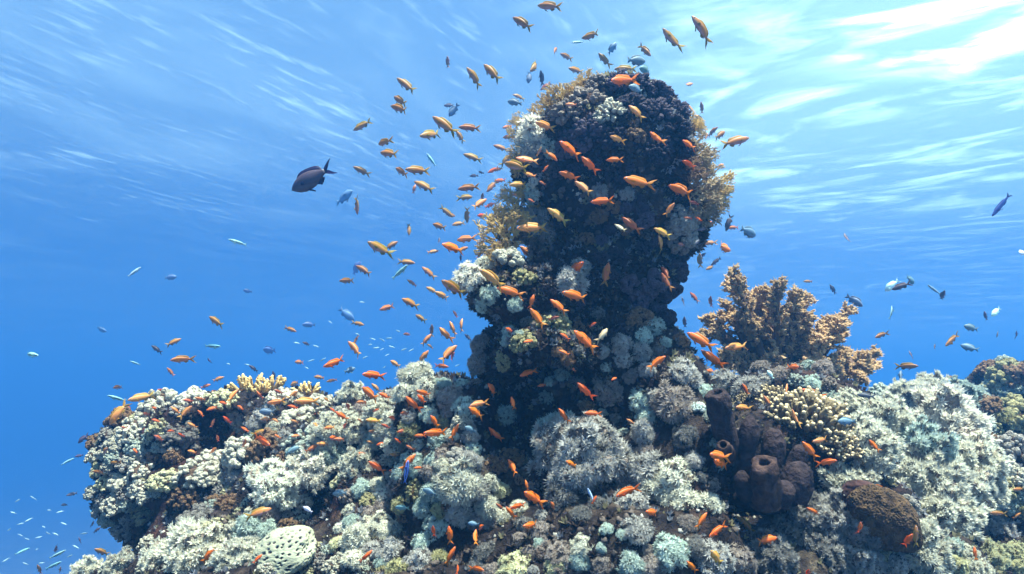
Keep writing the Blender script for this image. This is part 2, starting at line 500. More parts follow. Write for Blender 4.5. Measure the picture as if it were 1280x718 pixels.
def twig_parts(seed, depth=5, flat=.5, ang=.55, n0=6, up=.35, r0=.05):
    """Finely branched bush, tips ending on a rounded outline."""
    rnd = random.Random(seed)
    st = MB(); tw = MB()
    iv, if_ = ico(1)
    def grow(p, d, L, r, k):
        bend = Vector((rnd.gauss(0, .18), rnd.gauss(0, .18) * flat, rnd.gauss(0, .18)))
        m = p + d * L * .5 + bend * L * .4
        e = p + (d + bend * .6).normalized() * L
        (st if k > depth - 2 else tw).tube([p, m, e], [r, r * .85, r * .7], 5 if k > 2 else 4)
        if k <= 2:
            for j in range(3):
                c = p.lerp(e, rnd.uniform(.2, 1.0)) + Vector((rnd.gauss(0, 1), rnd.gauss(0, 1), rnd.gauss(0, 1))) * r * .9
                tw.add([c + v * r * rnd.uniform(.7, 1.2) for v in iv], if_)
        if k == 0: return
        for j in range(rnd.choice((2, 2, 3))):
            dn = (d + Vector((rnd.gauss(0, ang), rnd.gauss(0, ang) * flat, rnd.gauss(0, ang) + up * .3))).normalized()
            grow(e, dn, L * rnd.uniform(.66, .9), r * .78, k - 1)
    for i in range(n0):
        a = (i + .5) / n0 * pi
        d = Vector((cos(a) * .95, rnd.gauss(0, .45) * flat * 2, sin(a) * .9 + .15)).normalized()
        grow(Vector((cos(a) * .04, 0, .02)), d, .30, r0, depth)
    return [('stem', st.mesh('stem', M_STALK), 'stalk'), ('twigs', tw.mesh('twigs', M_TWIG), 'main')]

def bulb_parts(seed, n, size):
    rnd = random.Random(seed)
    core = MB(); vs, fs = ico(2)
    core.add([Vector((v.x, v.y, v.z * .8 + .1)) * .8 * lobed(v, seed, .2, 1.4) for v in vs], fs)
    lob = MB(); iv, if_ = ico(2)
    for d in fib(n, -.3, rnd, .5):
        p = Vector((d.x, d.y, d.z * .8 + .1)) * .82 * lobed(d, seed, .2, 1.4)
        s = size * rnd.uniform(.6, 1.3); off = Vector((rnd.uniform(0, 50), 0, 0))
        lob.add([p + v * s * (1 + .15 * noise.noise(v * 1.5 + off)) for v in iv], if_)
    return [('base', core.mesh('base', M_LUMPBASE), 'base'), ('bulbs', lob.mesh('bulbs', M_LUMP), 'main')]

PROTO = {
    'x': [feathery_parts(11, 190, .32, 11, spread=.62, wid=.095, amp=.4, freq=1.9), feathery_parts(12, 165, .34, 11, .95, spread=.62, wid=.095, amp=.48, freq=1.7), feathery_parts(13, 210, .30, 11, .75, spread=.66, wid=.1, amp=.5, freq=2.2), feathery_parts(14, 150, .37, 12, .9, spread=.62, wid=.09, amp=.42, freq=1.6), feathery_parts(15, 240, .27, 10, .85, spread=.68, wid=.105, amp=.6, freq=2.6)],
    'X': [feathery_parts(21, 1150, .135, 10, .85, spread=.62, wid=.1, amp=.8, freq=2.6), feathery_parts(22, 950, .145, 10, .8, spread=.62, wid=.1, amp=.5, freq=2.0)],
    'f': [feathery_parts(31, 820, .19, 8, .8, amp=.62, freq=2.2, spread=.42, lean=(-.25, 0, .1), wid=.14), feathery_parts(32, 760, .20, 8, .72, amp=.66, freq=2.6, spread=.42, lean=(-.2, 0, .15), wid=.14), feathery_parts(33, 800, .18, 8, .9, amp=.6, freq=2.0, spread=.42, lean=(-.3, 0, 0), wid=.14)],
    'n': [lumpy_parts(41, 95, .17), lumpy_parts(42, 130, .145, .9, .38), lumpy_parts(43, 75, .19, .7, .3), lumpy_parts(44, 150, .135, .8, .42, 1.2), lumpy_parts(45, 110, .15, .6, .4)],
    'p': [lumpy_parts(51, 120, .115, .85, .2, 1.9, 1), lumpy_parts(52, 140, .105, .9, .25, 2.0, 1), lumpy_parts(53, 95, .13, .8, .2, 1.7, 1)],
    'c': [finger_parts(61, 170, .6), finger_parts(62, 120, .7, .4, .075)],
    's': [finger_parts(65, 15, .3, .9, .12, .2), finger_parts(66, 11, .3, .8, .13, .1)],
    't': [twig_parts(71, 5, .6, .5, 11, .35, .036), twig_parts(72, 5, .8, .55, 12, .4, .034), twig_parts(73, 5, .7, .6, 10, .3, .036)],
    'b': [bulb_parts(81, 60, .23), bulb_parts(82, 45, .27), bulb_parts(83, 28, .33)],
}

# ------------------------------------------------------------------ placing on the reef
def bvh_of(o):
    me = o.data
    return BVHTree.FromPolygons([v.co.copy() for v in me.vertices], [tuple(p.vertices) for p in me.polygons])
TREES = [bvh_of(rock), bvh_of(pillar)]

def hit(px, py):
    """First rock surface seen at a photo pixel: (point, normal, depth along the view axis) or None."""
    d = ray(px, py); best = None
    for t in TREES:
        p, nn, i, dist = t.ray_cast(Vector((0, 0, 0)), d)
        if p is not None and (best is None or dist < best[3]):
            if nn.dot(d) > 0: nn = -nn
            best = (p, nn, p.dot(FWD), dist)
    return best

def hit_near(px, py):
    h = hit(px, py)
    if h: return h, True
    for r in (8, 16, 26, 38):
        for k in range(12):
            a = 2 * pi * k / 12
            h = hit(px + r * cos(a), py + r * sin(a))
            if h: return h, False
    return None, False

THINGS = []     # every thing that still needs its label: dict(o, px, py, r, words, noun, cat, group)
NOUN = {'x': ('feathery_coral', 'pompom soft coral', 'soft coral', 'feathery pompom soft corals'),
        'X': ('feathery_coral', 'broad feathery soft coral', 'soft coral', 'feathery pompom soft corals'),
        'f': ('shaggy_coral', 'shaggy soft coral', 'soft coral', 'shaggy soft coral mounds'),
        'n': ('lumpy_coral', 'lumpy coral', 'coral', 'lumpy corals on the reef'),
        'p': ('knobbly_coral', 'knobbly coral', 'coral', 'knobbly corals on the rock column'),
        'c': ('finger_coral', 'stubby finger coral', 'coral', 'finger corals'),
        's': ('staghorn_coral', 'staghorn coral', 'coral', 'finger corals'),
        't': ('branching_coral', 'fine twiggy coral', 'coral', 'twiggy golden corals on the rock column'),
        'b': ('knob_coral', 'bulbous coral', 'coral', 'bulbous corals on the rock column')}
CR = (.80, .74, .58); CY = (.76, .70, .42); GB = (.54, .49, .43); DG = (.28, .25, .22); WH = (.95, .86, .70); TQ = (.60, .66, .56)
BR = (.34, .20, .11); PU = (.16, .12, .16); YE = (.66, .42, .16); GD = (.76, .50, .19); MV = (.44, .35, .29); FC = (.26, .19, .105); TA = (.52, .36, .20); OL = (.50, .44, .22); DP = (.075, .055, .075)
CNAME = {CR: 'cream', CY: 'yellowish cream', GB: 'grey-blue', DG: 'dark grey', WH: 'white', TQ: 'pale turquoise', BR: 'brown', PU: 'purple-grey', YE: 'yellow-brown', GD: 'golden', MV: 'mauve-grey', OL: 'olive', FC: 'pale-tipped brown', TA: 'tan', DP: 'dark purple'}

def shade(c, k):
    return (min(1, c[0] * k), min(1, c[1] * k), min(1, c[2] * k), 1)

def build_parts(name, parts, col, jit=1.0):
    root = empty(name)
    for nm, me, role in parts:
        o = link(nm, me, root)
        k = {'main': 1.0, 'tip': 2.9 if col == FC else 1.7, 'stalk': .8, 'base': .9}[role] * jit
        o.color = shade(col, k)
    return root

def settle(root, p, axis, s, rnd, squash=1.0):
    q = axis.to_track_quat('Z', 'Y') @ Quaternion((0, 0, 1), rnd.uniform(0, 6.28))
    root.rotation_mode = 'QUATERNION'
    root.rotation_quaternion = q
    root.scale = (s, s, s * squash)
    root.location = p

PLACED = []
def coral(kind, px, py, r, col, var=None, up=.45, squash=1.0, depth=None, axis=None, sink=.35, words=None):
    rnd = random.Random(int(px * 131 + py * 17 + r))
    h, ok = hit_near(px, py)
    if h is None and depth is None: return None
    d = depth or h[2]
    if kind in 'xX': r = r * 1.12
    s = r * d / FPX
    nn = h[1] if h else Vector((0, 0, 1))
    ax = axis or (nn * (1 - up) + Vector((0, 0, 1)) * up + Vector((rnd.gauss(0, .1), 0, 0))).normalized()
    if kind == 'f' and sink == .35: sink = .14; squash = 1.12
    p = P(px, py, d) - ax * s * sink
    if not ok: p = P(px, py, d + s * .2) - ax * s * sink
    lib = PROTO[kind]
    nm, noun, cat, grp = NOUN[kind]
    root = build_parts(nm, lib[(var if var is not None else rnd.randrange(len(lib))) % len(lib)], col, rnd.uniform(.85, 1.15))
    settle(root, p, ax, s, rnd, squash * rnd.uniform(.88, 1.12))
    size = 'small' if r < 13 else 'large' if r > 27 else ''
    THINGS.append(dict(o=root, px=px, py=py, r=r, pre=(size + ' ' if size else '') + (words or CNAME[col]), noun=noun, post='', cat=cat, group=grp))
    PLACED.append((px, py, r))
    return root

# --- hand placed colonies: (kind, px, py, radius px, colour)
C = [
 # the middle: pompoms below and around the column
 ('X', 722, 566, 52, GB), ('x', 765, 572, 28, GB), ('x', 698, 540, 26, TQ), ('x', 632, 516, 13, TQ), ('x', 844, 506, 25, MV), ('x', 800, 500, 14, TQ), ('x', 818, 496, 11, GB),
 ('x', 808, 521, 12, TQ), ('x', 806, 541, 15, GB), ('f', 758, 490, 20, MV), ('x', 856, 465, 20, GB), ('x', 775, 430, 12, GB), ('x', 779, 449, 11, GB), ('x', 801, 441, 12, GB),
 ('x', 803, 419, 11, TQ), ('x', 817, 410, 13, TQ), ('x', 810, 464, 9, GB), ('x', 790, 470, 10, MV), ('x', 812, 592, 25, GB), ('x', 775, 592, 19, DG), ('x', 843, 598, 25, CR), ('x', 828, 616, 23, CR), ('x', 851, 627, 21, CR),
 ('x', 868, 575, 11, GB), ('x', 788, 632, 20, GB), ('x', 796, 661, 18, GB), ('x', 777, 668, 7, TQ), ('x', 758, 661, 8, TQ), ('x', 727, 682, 15, CR), ('x', 726, 699, 14, TQ), ('X', 700, 692, 27, MV),
 ('x', 725, 646, 13, DG), ('x', 703, 622, 19, DG), ('x', 748, 632, 12, DG), ('x', 642, 711, 20, CY), ('x', 692, 712, 11, CY), ('x', 676, 665, 12, MV), ('x', 676, 680, 8, TQ),
 ('x', 886, 632, 16, CR), ('x', 911, 629, 15, CR), ('x', 893, 700, 22, GB), ('x', 836, 690, 20, TQ), ('x', 790, 705, 16, TQ), ('f', 985, 668, 36, DG), ('f', 962, 700, 32, DG), ('f', 1008, 640, 26, DG), ('x', 925, 700, 18, MV),
 ('x', 752, 706, 12, MV), ('x', 815, 708, 15, MV), ('x', 860, 655, 12, MV), ('x', 870, 685, 13, DG), ('x', 806, 562, 12, MV), ('x', 855, 545, 14, DG), ('x', 655, 655, 10, DG),
 # on the column
 ('X', 684, 295, 34, MV), ('x', 670, 274, 22, GB), ('x', 712, 352, 19, GB), ('x', 725, 335, 11, GB), ('x', 699, 396, 10, TQ), ('x', 586, 348, 20, WH), ('x', 606, 332, 13, CR), ('n', 636, 322, 20, CR), ('x', 612, 368, 13, TQ), ('x', 602, 380, 10, TQ),
 ('x', 644, 380, 9, TQ), ('n', 655, 345, 16, OL), ('x', 667, 227, 8, WH), ('x', 668, 240, 12, TQ), ('x', 750, 242, 10, GB), ('x', 784, 243, 8, GB), ('x', 672, 168, 24, WH), ('x', 690, 182, 15, TQ), ('x', 665, 190, 15, GB),
 ('n', 690, 408, 26, OL), ('n', 655, 425, 18, OL), ('x', 637, 416, 8, TQ), ('x', 633, 426, 7, TQ), ('x', 650, 421, 7, TQ), ('x', 600, 430, 12, MV), ('x', 600, 455, 14, MV), ('n', 630, 450, 14, OL), ('n', 720, 410, 14, BR), ('x', 690, 395, 9, GB),
 ('p', 735, 128, 28, MV), ('p', 762, 142, 20, CR), ('p', 710, 140, 22, MV), ('p', 798, 104, 17, PU), ('p', 824, 114, 17, PU), ('p', 775, 104, 16, PU), ('p', 847, 140, 16, PU), ('p', 820, 140, 20, PU), ('p', 790, 130, 18, DP), ('p', 845, 160, 18, DP), ('p', 745, 105, 16, MV),
 ('p', 735, 165, 24, PU), ('p', 710, 180, 18, PU), ('p', 765, 170, 18, DP), ('p', 750, 200, 16, DP), ('p', 820, 185, 20, DP), ('p', 853, 185, 15, DP),
 ('b', 855, 272, 20, GB), ('b', 842, 284, 14, GB), ('b', 862, 292, 16, GB), ('b', 850, 305, 14, MV), ('b', 870, 265, 14, MV), ('b', 845, 335, 18, DP), ('b', 852, 325, 12, DP), ('b', 838, 360, 16, DP), ('b', 832, 395, 14, DP), ('b', 815, 350, 18, PU), ('b', 800, 370, 18, PU), ('b', 825, 375, 14, PU), ('b', 805, 395, 16, BR), ('b', 785, 350, 14, PU), ('b', 790, 400, 14, BR),
 # left of the column, down the slope
 ('x', 520, 474, 20, CR), ('x', 506, 492, 14, CR), ('x', 533, 490, 18, CR), ('x', 563, 496, 16, MV), ('x', 581, 510, 14, TQ), ('x', 536, 517, 11, TQ), ('x', 513, 535, 15, OL), ('x', 490, 530, 20, CR), ('f', 440, 498, 18, CR), ('f', 475, 517, 20, CR), ('f', 442, 538, 22, CR),
 ('f', 446, 588, 22, CR), ('x', 470, 547, 14, TQ), ('f', 497, 554, 17, CR), ('x', 550, 551, 13, TQ), ('n', 576, 527, 12, CR), ('x', 540, 574, 10, TQ), ('x', 538, 590, 12, MV), ('b', 573, 568, 14, GB), ('b', 552, 598, 12, GB), ('x', 575, 606, 25, CR), ('x', 592, 612, 16, GB), ('x', 572, 640, 15, GB), ('x', 607, 634, 14, CR),
 ('x', 613, 655, 10, MV), ('x', 546, 656, 15, TQ), ('x', 527, 676, 12, TQ), ('X', 480, 664, 26, CR), ('x', 447, 676, 18, CR), ('x', 447, 697, 16, CR), ('x', 491, 692, 16, GB), ('x', 523, 702, 17, GB), ('x', 502, 668, 8, TQ), ('x', 476, 621, 9, WH), ('x', 606, 690, 14, DG), ('x', 598, 708, 12, DG),
 ('n', 640, 573, 24, BR), ('n', 615, 580, 18, BR), ('x', 650, 635, 10, CR), ('x', 628, 646, 12, CR), ('n', 520, 615, 14, OL), ('x', 625, 612, 10, CY), ('n', 560, 630, 10, BR), ('x', 495, 612, 12, MV), ('n', 460, 625, 12, OL), ('n', 505, 645, 10, BR), ('x', 565, 545, 10, CR), ('x', 425, 660, 8, WH),
 # the left shoulder
 ('n', 200, 512, 28, CR), ('n', 240, 500, 21, CR), ('n', 166, 540, 20, CR), ('n', 225, 545, 25, DG), ('n', 278, 500, 20, CY), ('n', 300, 517, 22, CR), ('n', 350, 498, 20, CR), ('n', 372, 522, 25, CR), ('n', 402, 512, 22, CR), ('f', 415, 545, 24, CR),
 ('n', 380, 556, 24, TQ), ('n', 332, 560, 25, BR), ('n', 300, 567, 23, CR), ('n', 268, 577, 22, CR), ('n', 248, 592, 26, CR), ('n', 212, 598, 22, CY), ('n', 180, 588, 20, CR), ('n', 152, 600, 18, CR), ('n', 142, 628, 17, CR), ('n', 173, 640, 17, CY), ('n', 154, 662, 14, GB), ('n', 230, 622, 17, BR),
 ('f', 388, 592, 30, WH), ('f', 346, 612, 34, WH), ('f', 415, 570, 20, TQ), ('x', 335, 640, 16, MV), ('f', 250, 690, 42, CR), ('f', 205, 703, 26, CR), ('f', 150, 712, 22, CR), ('f', 110, 718, 18, CR), ('f', 300, 702, 30, CR), ('x', 312, 660, 16, TQ), ('x', 333, 664, 12, TQ), ('n', 245, 652, 24, DG), ('x', 320, 690, 12, WH),
 ('s', 308, 483, 18, YE), ('s', 340, 484, 16, YE), ('s', 384, 489, 15, GD), ('s', 325, 488, 13, YE),
 # the right shoulder
 ('f', 1180, 535, 46, WH), ('f', 1108, 528, 32, CR), ('f', 1085, 560, 34, CR), ('f', 1150, 572, 38, TQ), ('f', 1212, 580, 36, CR), ('f', 1205, 622, 34, CR), ('f', 1160, 605, 40, CR), ('f', 1118, 600, 32, CR), ('f', 1062, 612, 32, CR), ('f', 1052, 655, 34, GB), ('f', 1150, 692, 38, CR), ('f', 1180, 648, 36, CR),
 ('f', 1232, 612, 24, CR), ('f', 1238, 662, 24, GB), ('f', 1240, 700, 18, CY), ('f', 1270, 692, 15, CY), ('f', 1062, 698, 32, GB), ('f', 1030, 695, 26, DG), ('f', 1130, 502, 24, CR), ('f', 1165, 494, 24, CR), ('f', 1200, 498, 24, TQ), ('f', 1060, 508, 20, CR), ('f', 1040, 505, 14, TQ),
 ('n', 1150, 580, 14, GB), ('x', 1085, 655, 14, GB), ('x', 1075, 690, 14, TQ), ('x', 1185, 580, 12, YE), ('n', 1255, 475, 26, OL), ('n', 1235, 490, 18, TQ), ('n', 1272, 520, 30, OL), ('n', 1278, 470, 22, BR), ('n', 1262, 560, 22, GB), ('n', 1275, 620, 14, TQ),
 ('c', 1012, 520, 46, FC), ('c', 972, 502, 30, FC), ('c', 1050, 550, 36, FC), ('c', 925, 497, 16, FC), ('c', 1075, 575, 22, FC), ('c', 872, 510, 12, TQ), ('x', 905, 480, 18, GB), ('x', 935, 487, 16, GB), ('x', 880, 490, 12, TQ),
]
for c in C:
    coral(*c)
# twiggy soft corals that fringe the column: (px, py, depth, radius px, colour, lean to the right, lean up)
for (px, py, d, r, col, lx, lz) in [(640, 305, 2.12, 52, GD, -.45, .85), (632, 328, 2.04, 32, YE, -.6, .6), (648, 262, 2.14, 32, GD, -.7, .7), (708, 138, 2.12, 36, GD, -.45, .9), (690, 150, 2.12, 30, YE, -.8, .5), (735, 112, 2.14, 26, GD, -.2, 1), (660, 200, 2.12, 26, YE, -1, .2), (655, 165, 2.14, 22, GD, -.7, .8),
                                   (850, 238, 2.08, 54, TA, .85, .3), (856, 205, 2.08, 40, TA, .8, .6), (866, 258, 2.08, 38, TA, 1, -.1), (845, 215, 2.0, 38, BR, .4, .4), (862, 165, 2.12, 26, GD, .8, .5), (880, 240, 2.1, 36, GD, 1, .4)]:
    coral('t', px, py, r, col, depth=d, axis=(RGT * lx + UPV * lz - FWD * .25).normalized(), sink=.05)

# --- smaller colonies that fill the gaps between them
VOIDS = [(640, 520, 48), (585, 690, 34), (925, 640, 40), (262, 546, 34), (215, 655, 36), (405, 650, 30), (860, 560, 18), (1215, 660, 22), (840, 655, 24)]
def fill(n, box, kinds, rr, cols, zmin=-.3, gap=.8, seed=1):
    rnd = random.Random(seed); made = 0
    for _ in range(n * 12):
        if made >= n: break
        px, py = rnd.uniform(box[0], box[2]), rnd.uniform(box[1], box[3]); r = rnd.uniform(*rr)
        if any((px - a) ** 2 + (py - b) ** 2 < c * c for a, b, c in VOIDS): continue
        if any((px - a) ** 2 + (py - b) ** 2 < ((r + c) * gap) ** 2 for a, b, c in PLACED): continue
        h = hit(px, py)
        if not h or h[1].z < zmin: continue
        coral(rnd.choice(kinds), round(px), round(py), round(r, 1), rnd.choice(cols)); made += 1
fill(60, (110, 480, 230, 700), 'nnn', (9, 16), [CR, CR, CY, TQ, BR, GB], -1, .55, 8)
fill(110, (125, 480, 430, 715), 'nnnx', (9, 17), [CR, CR, CY, TQ, BR, GB], -.6, .6, 3)
fill(46, (430, 480, 620, 715), 'xxnx', (8, 15), [CR, TQ, GB, OL, MV], -.3, .62, 4)
fill(34, (640, 420, 900, 715), 'xxn', (6, 11), [GB, MV, TQ, DG, BR], -.6, .85, 5)
fill(16, (650, 190, 872, 430), 'nnx', (6, 11), [PU, BR, DG, DP], -1, .85, 11)
fill(24, (690, 110, 870, 400), 'pnb', (9, 15), [DP, DP, PU, BR], -1, .8, 6)
fill(22, (1225, 450, 1280, 640), 'nnf', (11, 19), [OL, TQ, CR, BR], -1, .5, 9)
fill(14, (930, 455, 1045, 505), 'nxx', (8, 13), [BR, MV, GB, TQ], -1, .7, 10)
fill(26, (1040, 490, 1278, 716), 'ffn', (10, 19), [CR, TQ, GB, CY], -.5, .65, 7)

# --- the brown bush coral behind the finger coral
def bush():
    d0 = 2.72
    base = P(978, 482, d0)
    root = empty('bush_coral', base)
    rnd = random.Random(5)
    iv, if_ = ico(1)
    lobes = [((940, 460), (884, 398), 15), ((945, 455), (906, 378), 13), ((955, 450), (918, 342), 16), ((958, 440), (942, 368), 15), ((962, 450), (930, 410), 18), ((972, 450), (972, 356), 19), ((980, 450), (996, 366), 17), ((985, 450), (1010, 396), 17),
             ((975, 460), (955, 400), 20), ((990, 460), (988, 410), 20), ((1000, 465), (1030, 425), 17), ((1020, 450), (1061, 388), 19), ((1030, 440), (1052, 408), 16), ((1020, 468), (1072, 446), 13), ((1050, 462), (1096, 440), 12), ((1000, 470), (1045, 452), 17),
             ((960, 470), (905, 440), 17), ((965, 475), (930, 455), 18), ((985, 475), (1010, 445), 18), ((975, 478), (965, 445), 18), ((1040, 470), (1088, 462), 9)]
    tr = MB()
    more = []
    for (b, t, r) in lobes:
        for m in range(2):
            s_ = rnd.uniform(.35, .8)
            q = (b[0] + (t[0] - b[0]) * s_, b[1] + (t[1] - b[1]) * s_)
            a_ = math.atan2(-(t[1] - b[1]), t[0] - b[0]) + rnd.choice((-1, 1)) * rnd.uniform(.4, .8)
            le = rnd.uniform(16, 26)
            more.append((q, (q[0] + cos(a_) * le, q[1] - sin(a_) * le), r * .62))
    lobes = [(b, t, r * .74) for b, t, r in lobes] + more
    for (b, t, r) in lobes:
        dz = rnd.uniform(-.14, .12)
        pb, pt = P(b[0], b[1], d0 + dz * .4), P(t[0], t[1], d0 + dz)
        tr.tube([x - base for x in (base - Vector((0, 0, .05)), base.lerp(pb, .6), pb)], [.034, .026, .016], 7)
        rad = r * d0 / FPX
        ax = (pt - pb)
        L = ax.length; ax.normalize()
        u = ax.orthogonal().normalized(); w = ax.cross(u)
        stem = MB(); pol = MB()
        stem.tube([pb - base, pb.lerp(pt, .5) - base, pt - ax * rad * .4 - base], [.016, .012, .006], 6)
        for k in range(int(26 + L * 185)):
            s_ = rnd.random() ** .75
            a = rnd.uniform(0, 6.283)
            o = u * cos(a) + w * sin(a)
            dd = (o * rnd.uniform(.7, 1.1) + ax * rnd.uniform(.4, 1.0) + Vector((0, 0, .25))).normalized()
            le = rad * (1.35 - .65 * s_ ** 2) * rnd.uniform(.55, 1.3)
            c0 = pb + ax * (L * s_) - base
            c1 = c0 + dd * le
            stem.tube([c0, c0.lerp(c1, .6) + ax * le * .06, c1], [.0045, .0038, .003], 4)
            for m in range(8):
                c = c0.lerp(c1, rnd.uniform(.4, 1.05)) + Vector((rnd.gauss(0, 1), rnd.gauss(0, 1), rnd.gauss(0, 1))) * .0026
                sz = rnd.uniform(.0035, .0062)
                pol.add([c + v * sz for v in iv], if_)
                e = (dd + Vector((rnd.gauss(0, .55), rnd.gauss(0, .55), rnd.gauss(0, .55)))).normalized()
                petal(pol, c, e, e.orthogonal().normalized(), sz * 3.2, sz * .6, .3)
        so = link('branch', stem.mesh('branch', M_STALK), root); so.color = (.52, .36, .22, 1)
        po = link('polyps', pol.mesh('polyps', M_POLYP, False), so); po.color = shade((.68, .43, .22), rnd.uniform(.85, 1.2))
    t = link('trunk', tr.mesh('trunk', M_STALK), root); t.color = (.3, .2, .14, 1)
    tag(root, 'big brown broccoli-shaped bush coral standing against open water right of the column', 'coral')
bush()

# --- the dark tube sponges
def tube_mesh(base, tip, r, o, seed, closed=False, bulge=.15):
    ax = tip - base; L = ax.length; ax.normalize()
    u = ax.orthogonal().normalized(); w = ax.cross(u)
    prof = [(0, 1.12), (.1, 1.1), (.2, 1.1 + bulge), (.32, 1.1), (.45, 1.05 + bulge), (.58, 1.02), (.7, 1.0), (.8, 1.0), (.88, .97), (.96, .88), (1.0, .72), (1.0, .5), (.95, .42), (.75, .40), (.5, .38)]
    if closed: prof = [(0, 1.1), (.2, 1.1 + bulge), (.45, 1.08 + bulge), (.7, 1.0), (.85, .85), (.94, .6), (1.0, .3)]
    n = 40; vs = []; fs = []
    sv = Vector((seed * 3.3, seed, 1))
    for j, (s, k) in enumerate(prof):
        for i in range(n):
            a = 2 * pi * i / n
            p = base + ax * (L * s) + (u * cos(a) + w * sin(a)) * (r * k)
            q = p + (u * cos(a) + w * sin(a)) * r * (.42 * noise.noise(p * 15 + sv) + .22 * noise.noise(p * 42 + sv) + .10 * noise.noise(p * 95 + sv)) * (1 if s > .05 and k > .8 else .5)
            vs.append(q - o)
    m = len(prof)
    for j in range(m - 1):
        for i in range(n):
            i2 = (i + 1) % n
            fs.append((j * n + i, j * n + i2, (j + 1) * n + i2, (j + 1) * n + i))
    hole = None
    if closed: fs.append(tuple((m - 1) * n + i for i in range(n)))
    else:
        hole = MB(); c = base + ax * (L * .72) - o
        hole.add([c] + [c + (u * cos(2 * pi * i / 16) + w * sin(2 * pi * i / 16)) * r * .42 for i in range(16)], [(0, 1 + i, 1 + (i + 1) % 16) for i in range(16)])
    mb = MB(); mb.add(vs, fs)
    return mb, hole

def sponges():
    d = min(h[2] for h in (hit(905, 545), hit(950, 600), hit(990, 590), hit(960, 570)) if h) - .03
    o = P(950, 615, d)
    root = empty('tube_sponge', o)
    T = [((910, 575), (896, 490), 17, 0.02, -.02, 0), ((928, 600), (938, 520), 13, 0, .0, 1), ((962, 590), (969, 536), 16, .05, .06, 1), ((912, 572), (904, 556), 10, .0, -.07, 0), ((957, 628), (955, 577), 21, -.03, -.075, 0),
         ((990, 625), (1004, 578), 20, .0, .0, 1), ((938, 622), (926, 590), 12, -.02, -.04, 1), ((992, 590), (1004, 556), 13, .06, .07, 1), ((975, 628), (984, 604), 15, -.02, -.04, 1)]
    for k, (b, t, r, db, dt, cl) in enumerate(T):
        mb, hole = tube_mesh(P(*b, d + db), P(*t, d + dt), r * .86 * d / FPX, o, k + 3, bool(cl), .04)
        tb = link('tube', mb.mesh('tube', M_SPONGE), root); tb.color = (.038, .028, .030, 1) if k not in (4, 3) else (.062, .040, .035, 1)
        if hole: link('opening_shade', hole.mesh('opening_shade', M_DARK, False), tb)  # black disc inside the bore stands in for its shade
    b = MB(); vs, fs = ico(4)
    cc = P(952, 622, d + .05)
    b.add([cc + Vector((v.x * .085, v.y * .06, v.z * .04)) * (1 + .25 * noise.noise(v * 2.5)) - o for v in vs], fs)
    bo = link('base', b.mesh('base', M_SPONGE), root); bo.color = (.016, .012, .015, 1)
    tag(root, 'cluster of dark purple-brown tube sponges with round openings', 'sponge')
sponges()

# --- the honeycomb brain coral with dark pits
def brain():
    h = hit_near(355, 692)[0]; d = h[2] - .02
    c = P(355, 690, d); k = d / FPX
    root = empty('brain_coral', c)
    rnd = random.Random(3)
    pits = fib(230, -1, rnd, .25)
    ax = (UPV * .62 + RGT * -.12 - FWD * .78).normalized()
    ux = (RGT + UPV * .45).normalized(); ux = (ux - ax * ux.dot(ax)).normalized(); uy = ax.cross(ux)
    from mathutils.kdtree import KDTree
    kd = KDTree(len(pits))
    for i, p in enumerate(pits): kd.insert(p, i)
    kd.balance()
    vs, fs = ico(6)
    out = []; pit = []
    for v in vs:
        q, i, dist = kd.find(v)
        a = 1 - min(1, (dist + .02 * noise.noise(v * 22)) / (.082 * (.75 + .5 * ((i * 37) % 10) / 10)))
        a = a * a * (3 - 2 * a)
        z = max(v.z, -.6)
        g = 1 + .20 * noise.noise(v * 1.5 + Vector((4, 2, 1))) - .15 * a + .03 * noise.noise(v * 9) + .02 * noise.noise(v * 24)
        out.append((ux * v.x * 44 * k + uy * v.y * 31 * k + ax * z * 15 * k) * g)
        pit.append(a > .35)
    mb = MB(); mb.add(out, fs)
    me = mb.mesh('colony', M_BRAIN); me.materials.append(M_PIT)
    me.polygons.foreach_set('material_index', [1 if sum(pit[i] for i in f) >= 2 else 0 for f in fs])
    o = link('colony', me, root); o.color = (.36, .335, .22, 1)
    b = MB(); vs, fs = ico(3)
    b.add([(ux * v.x * 36 * k + uy * v.y * 28 * k + ax * (v.z * 18 - 20) * k) * (1 + .2 * noise.noise(v * 2)) for v in vs], fs)
    bo = link('base', b.mesh('base', M_LUMPBASE), root); bo.color = (.3, .22, .2, 1)
    tag(root, 'pale honeycomb brain coral dotted with dark pits at lower left', 'coral')
brain()

# --- the smooth brown dome on the right shoulder
def dome():
    d = hit_near(1105, 645)[0][2] - .05
    k = d / FPX; c = P(1106, 648, d)
    root = empty('dome_coral', c)
    vs, fs = ico(6)
    ux = (RGT * .75 - UPV * .66).normalized(); uy = (RGT * .66 + UPV * .75).normalized()
    out = []
    for v in vs:
        g = 1 + .12 * noise.noise(v * 1.4 + Vector((3, 1, 2))) + .014 * math.sin(noise.noise(v * 7) * 9 + v.x * 70) + .05 * (noise.voronoi(v * 15)[0][0] - .4) + .05 * noise.noise(v * 4)
        out.append((ux * v.x * 50 * k + uy * v.y * 33 * k - FWD * v.z * 34 * k) * g)
    mb = MB(); mb.add(out, fs)
    o = link('colony', mb.mesh('colony', M_SPONGE), root); o.color = (.085, .058, .034, 1)
    b = MB(); vs, fs = ico(3)
    b.add([(ux * v.x * 54 * k + uy * v.y * 30 * k + FWD * (v.z * 24 + 22) * k) for v in vs], fs)
    bo = link('base', b.mesh('base', M_LUMPBASE), root); bo.color = (.3, .2, .2, 1)
    tag(root, 'smooth finely ridged brown dome coral among the shaggy right-hand mounds', 'coral')
dome()

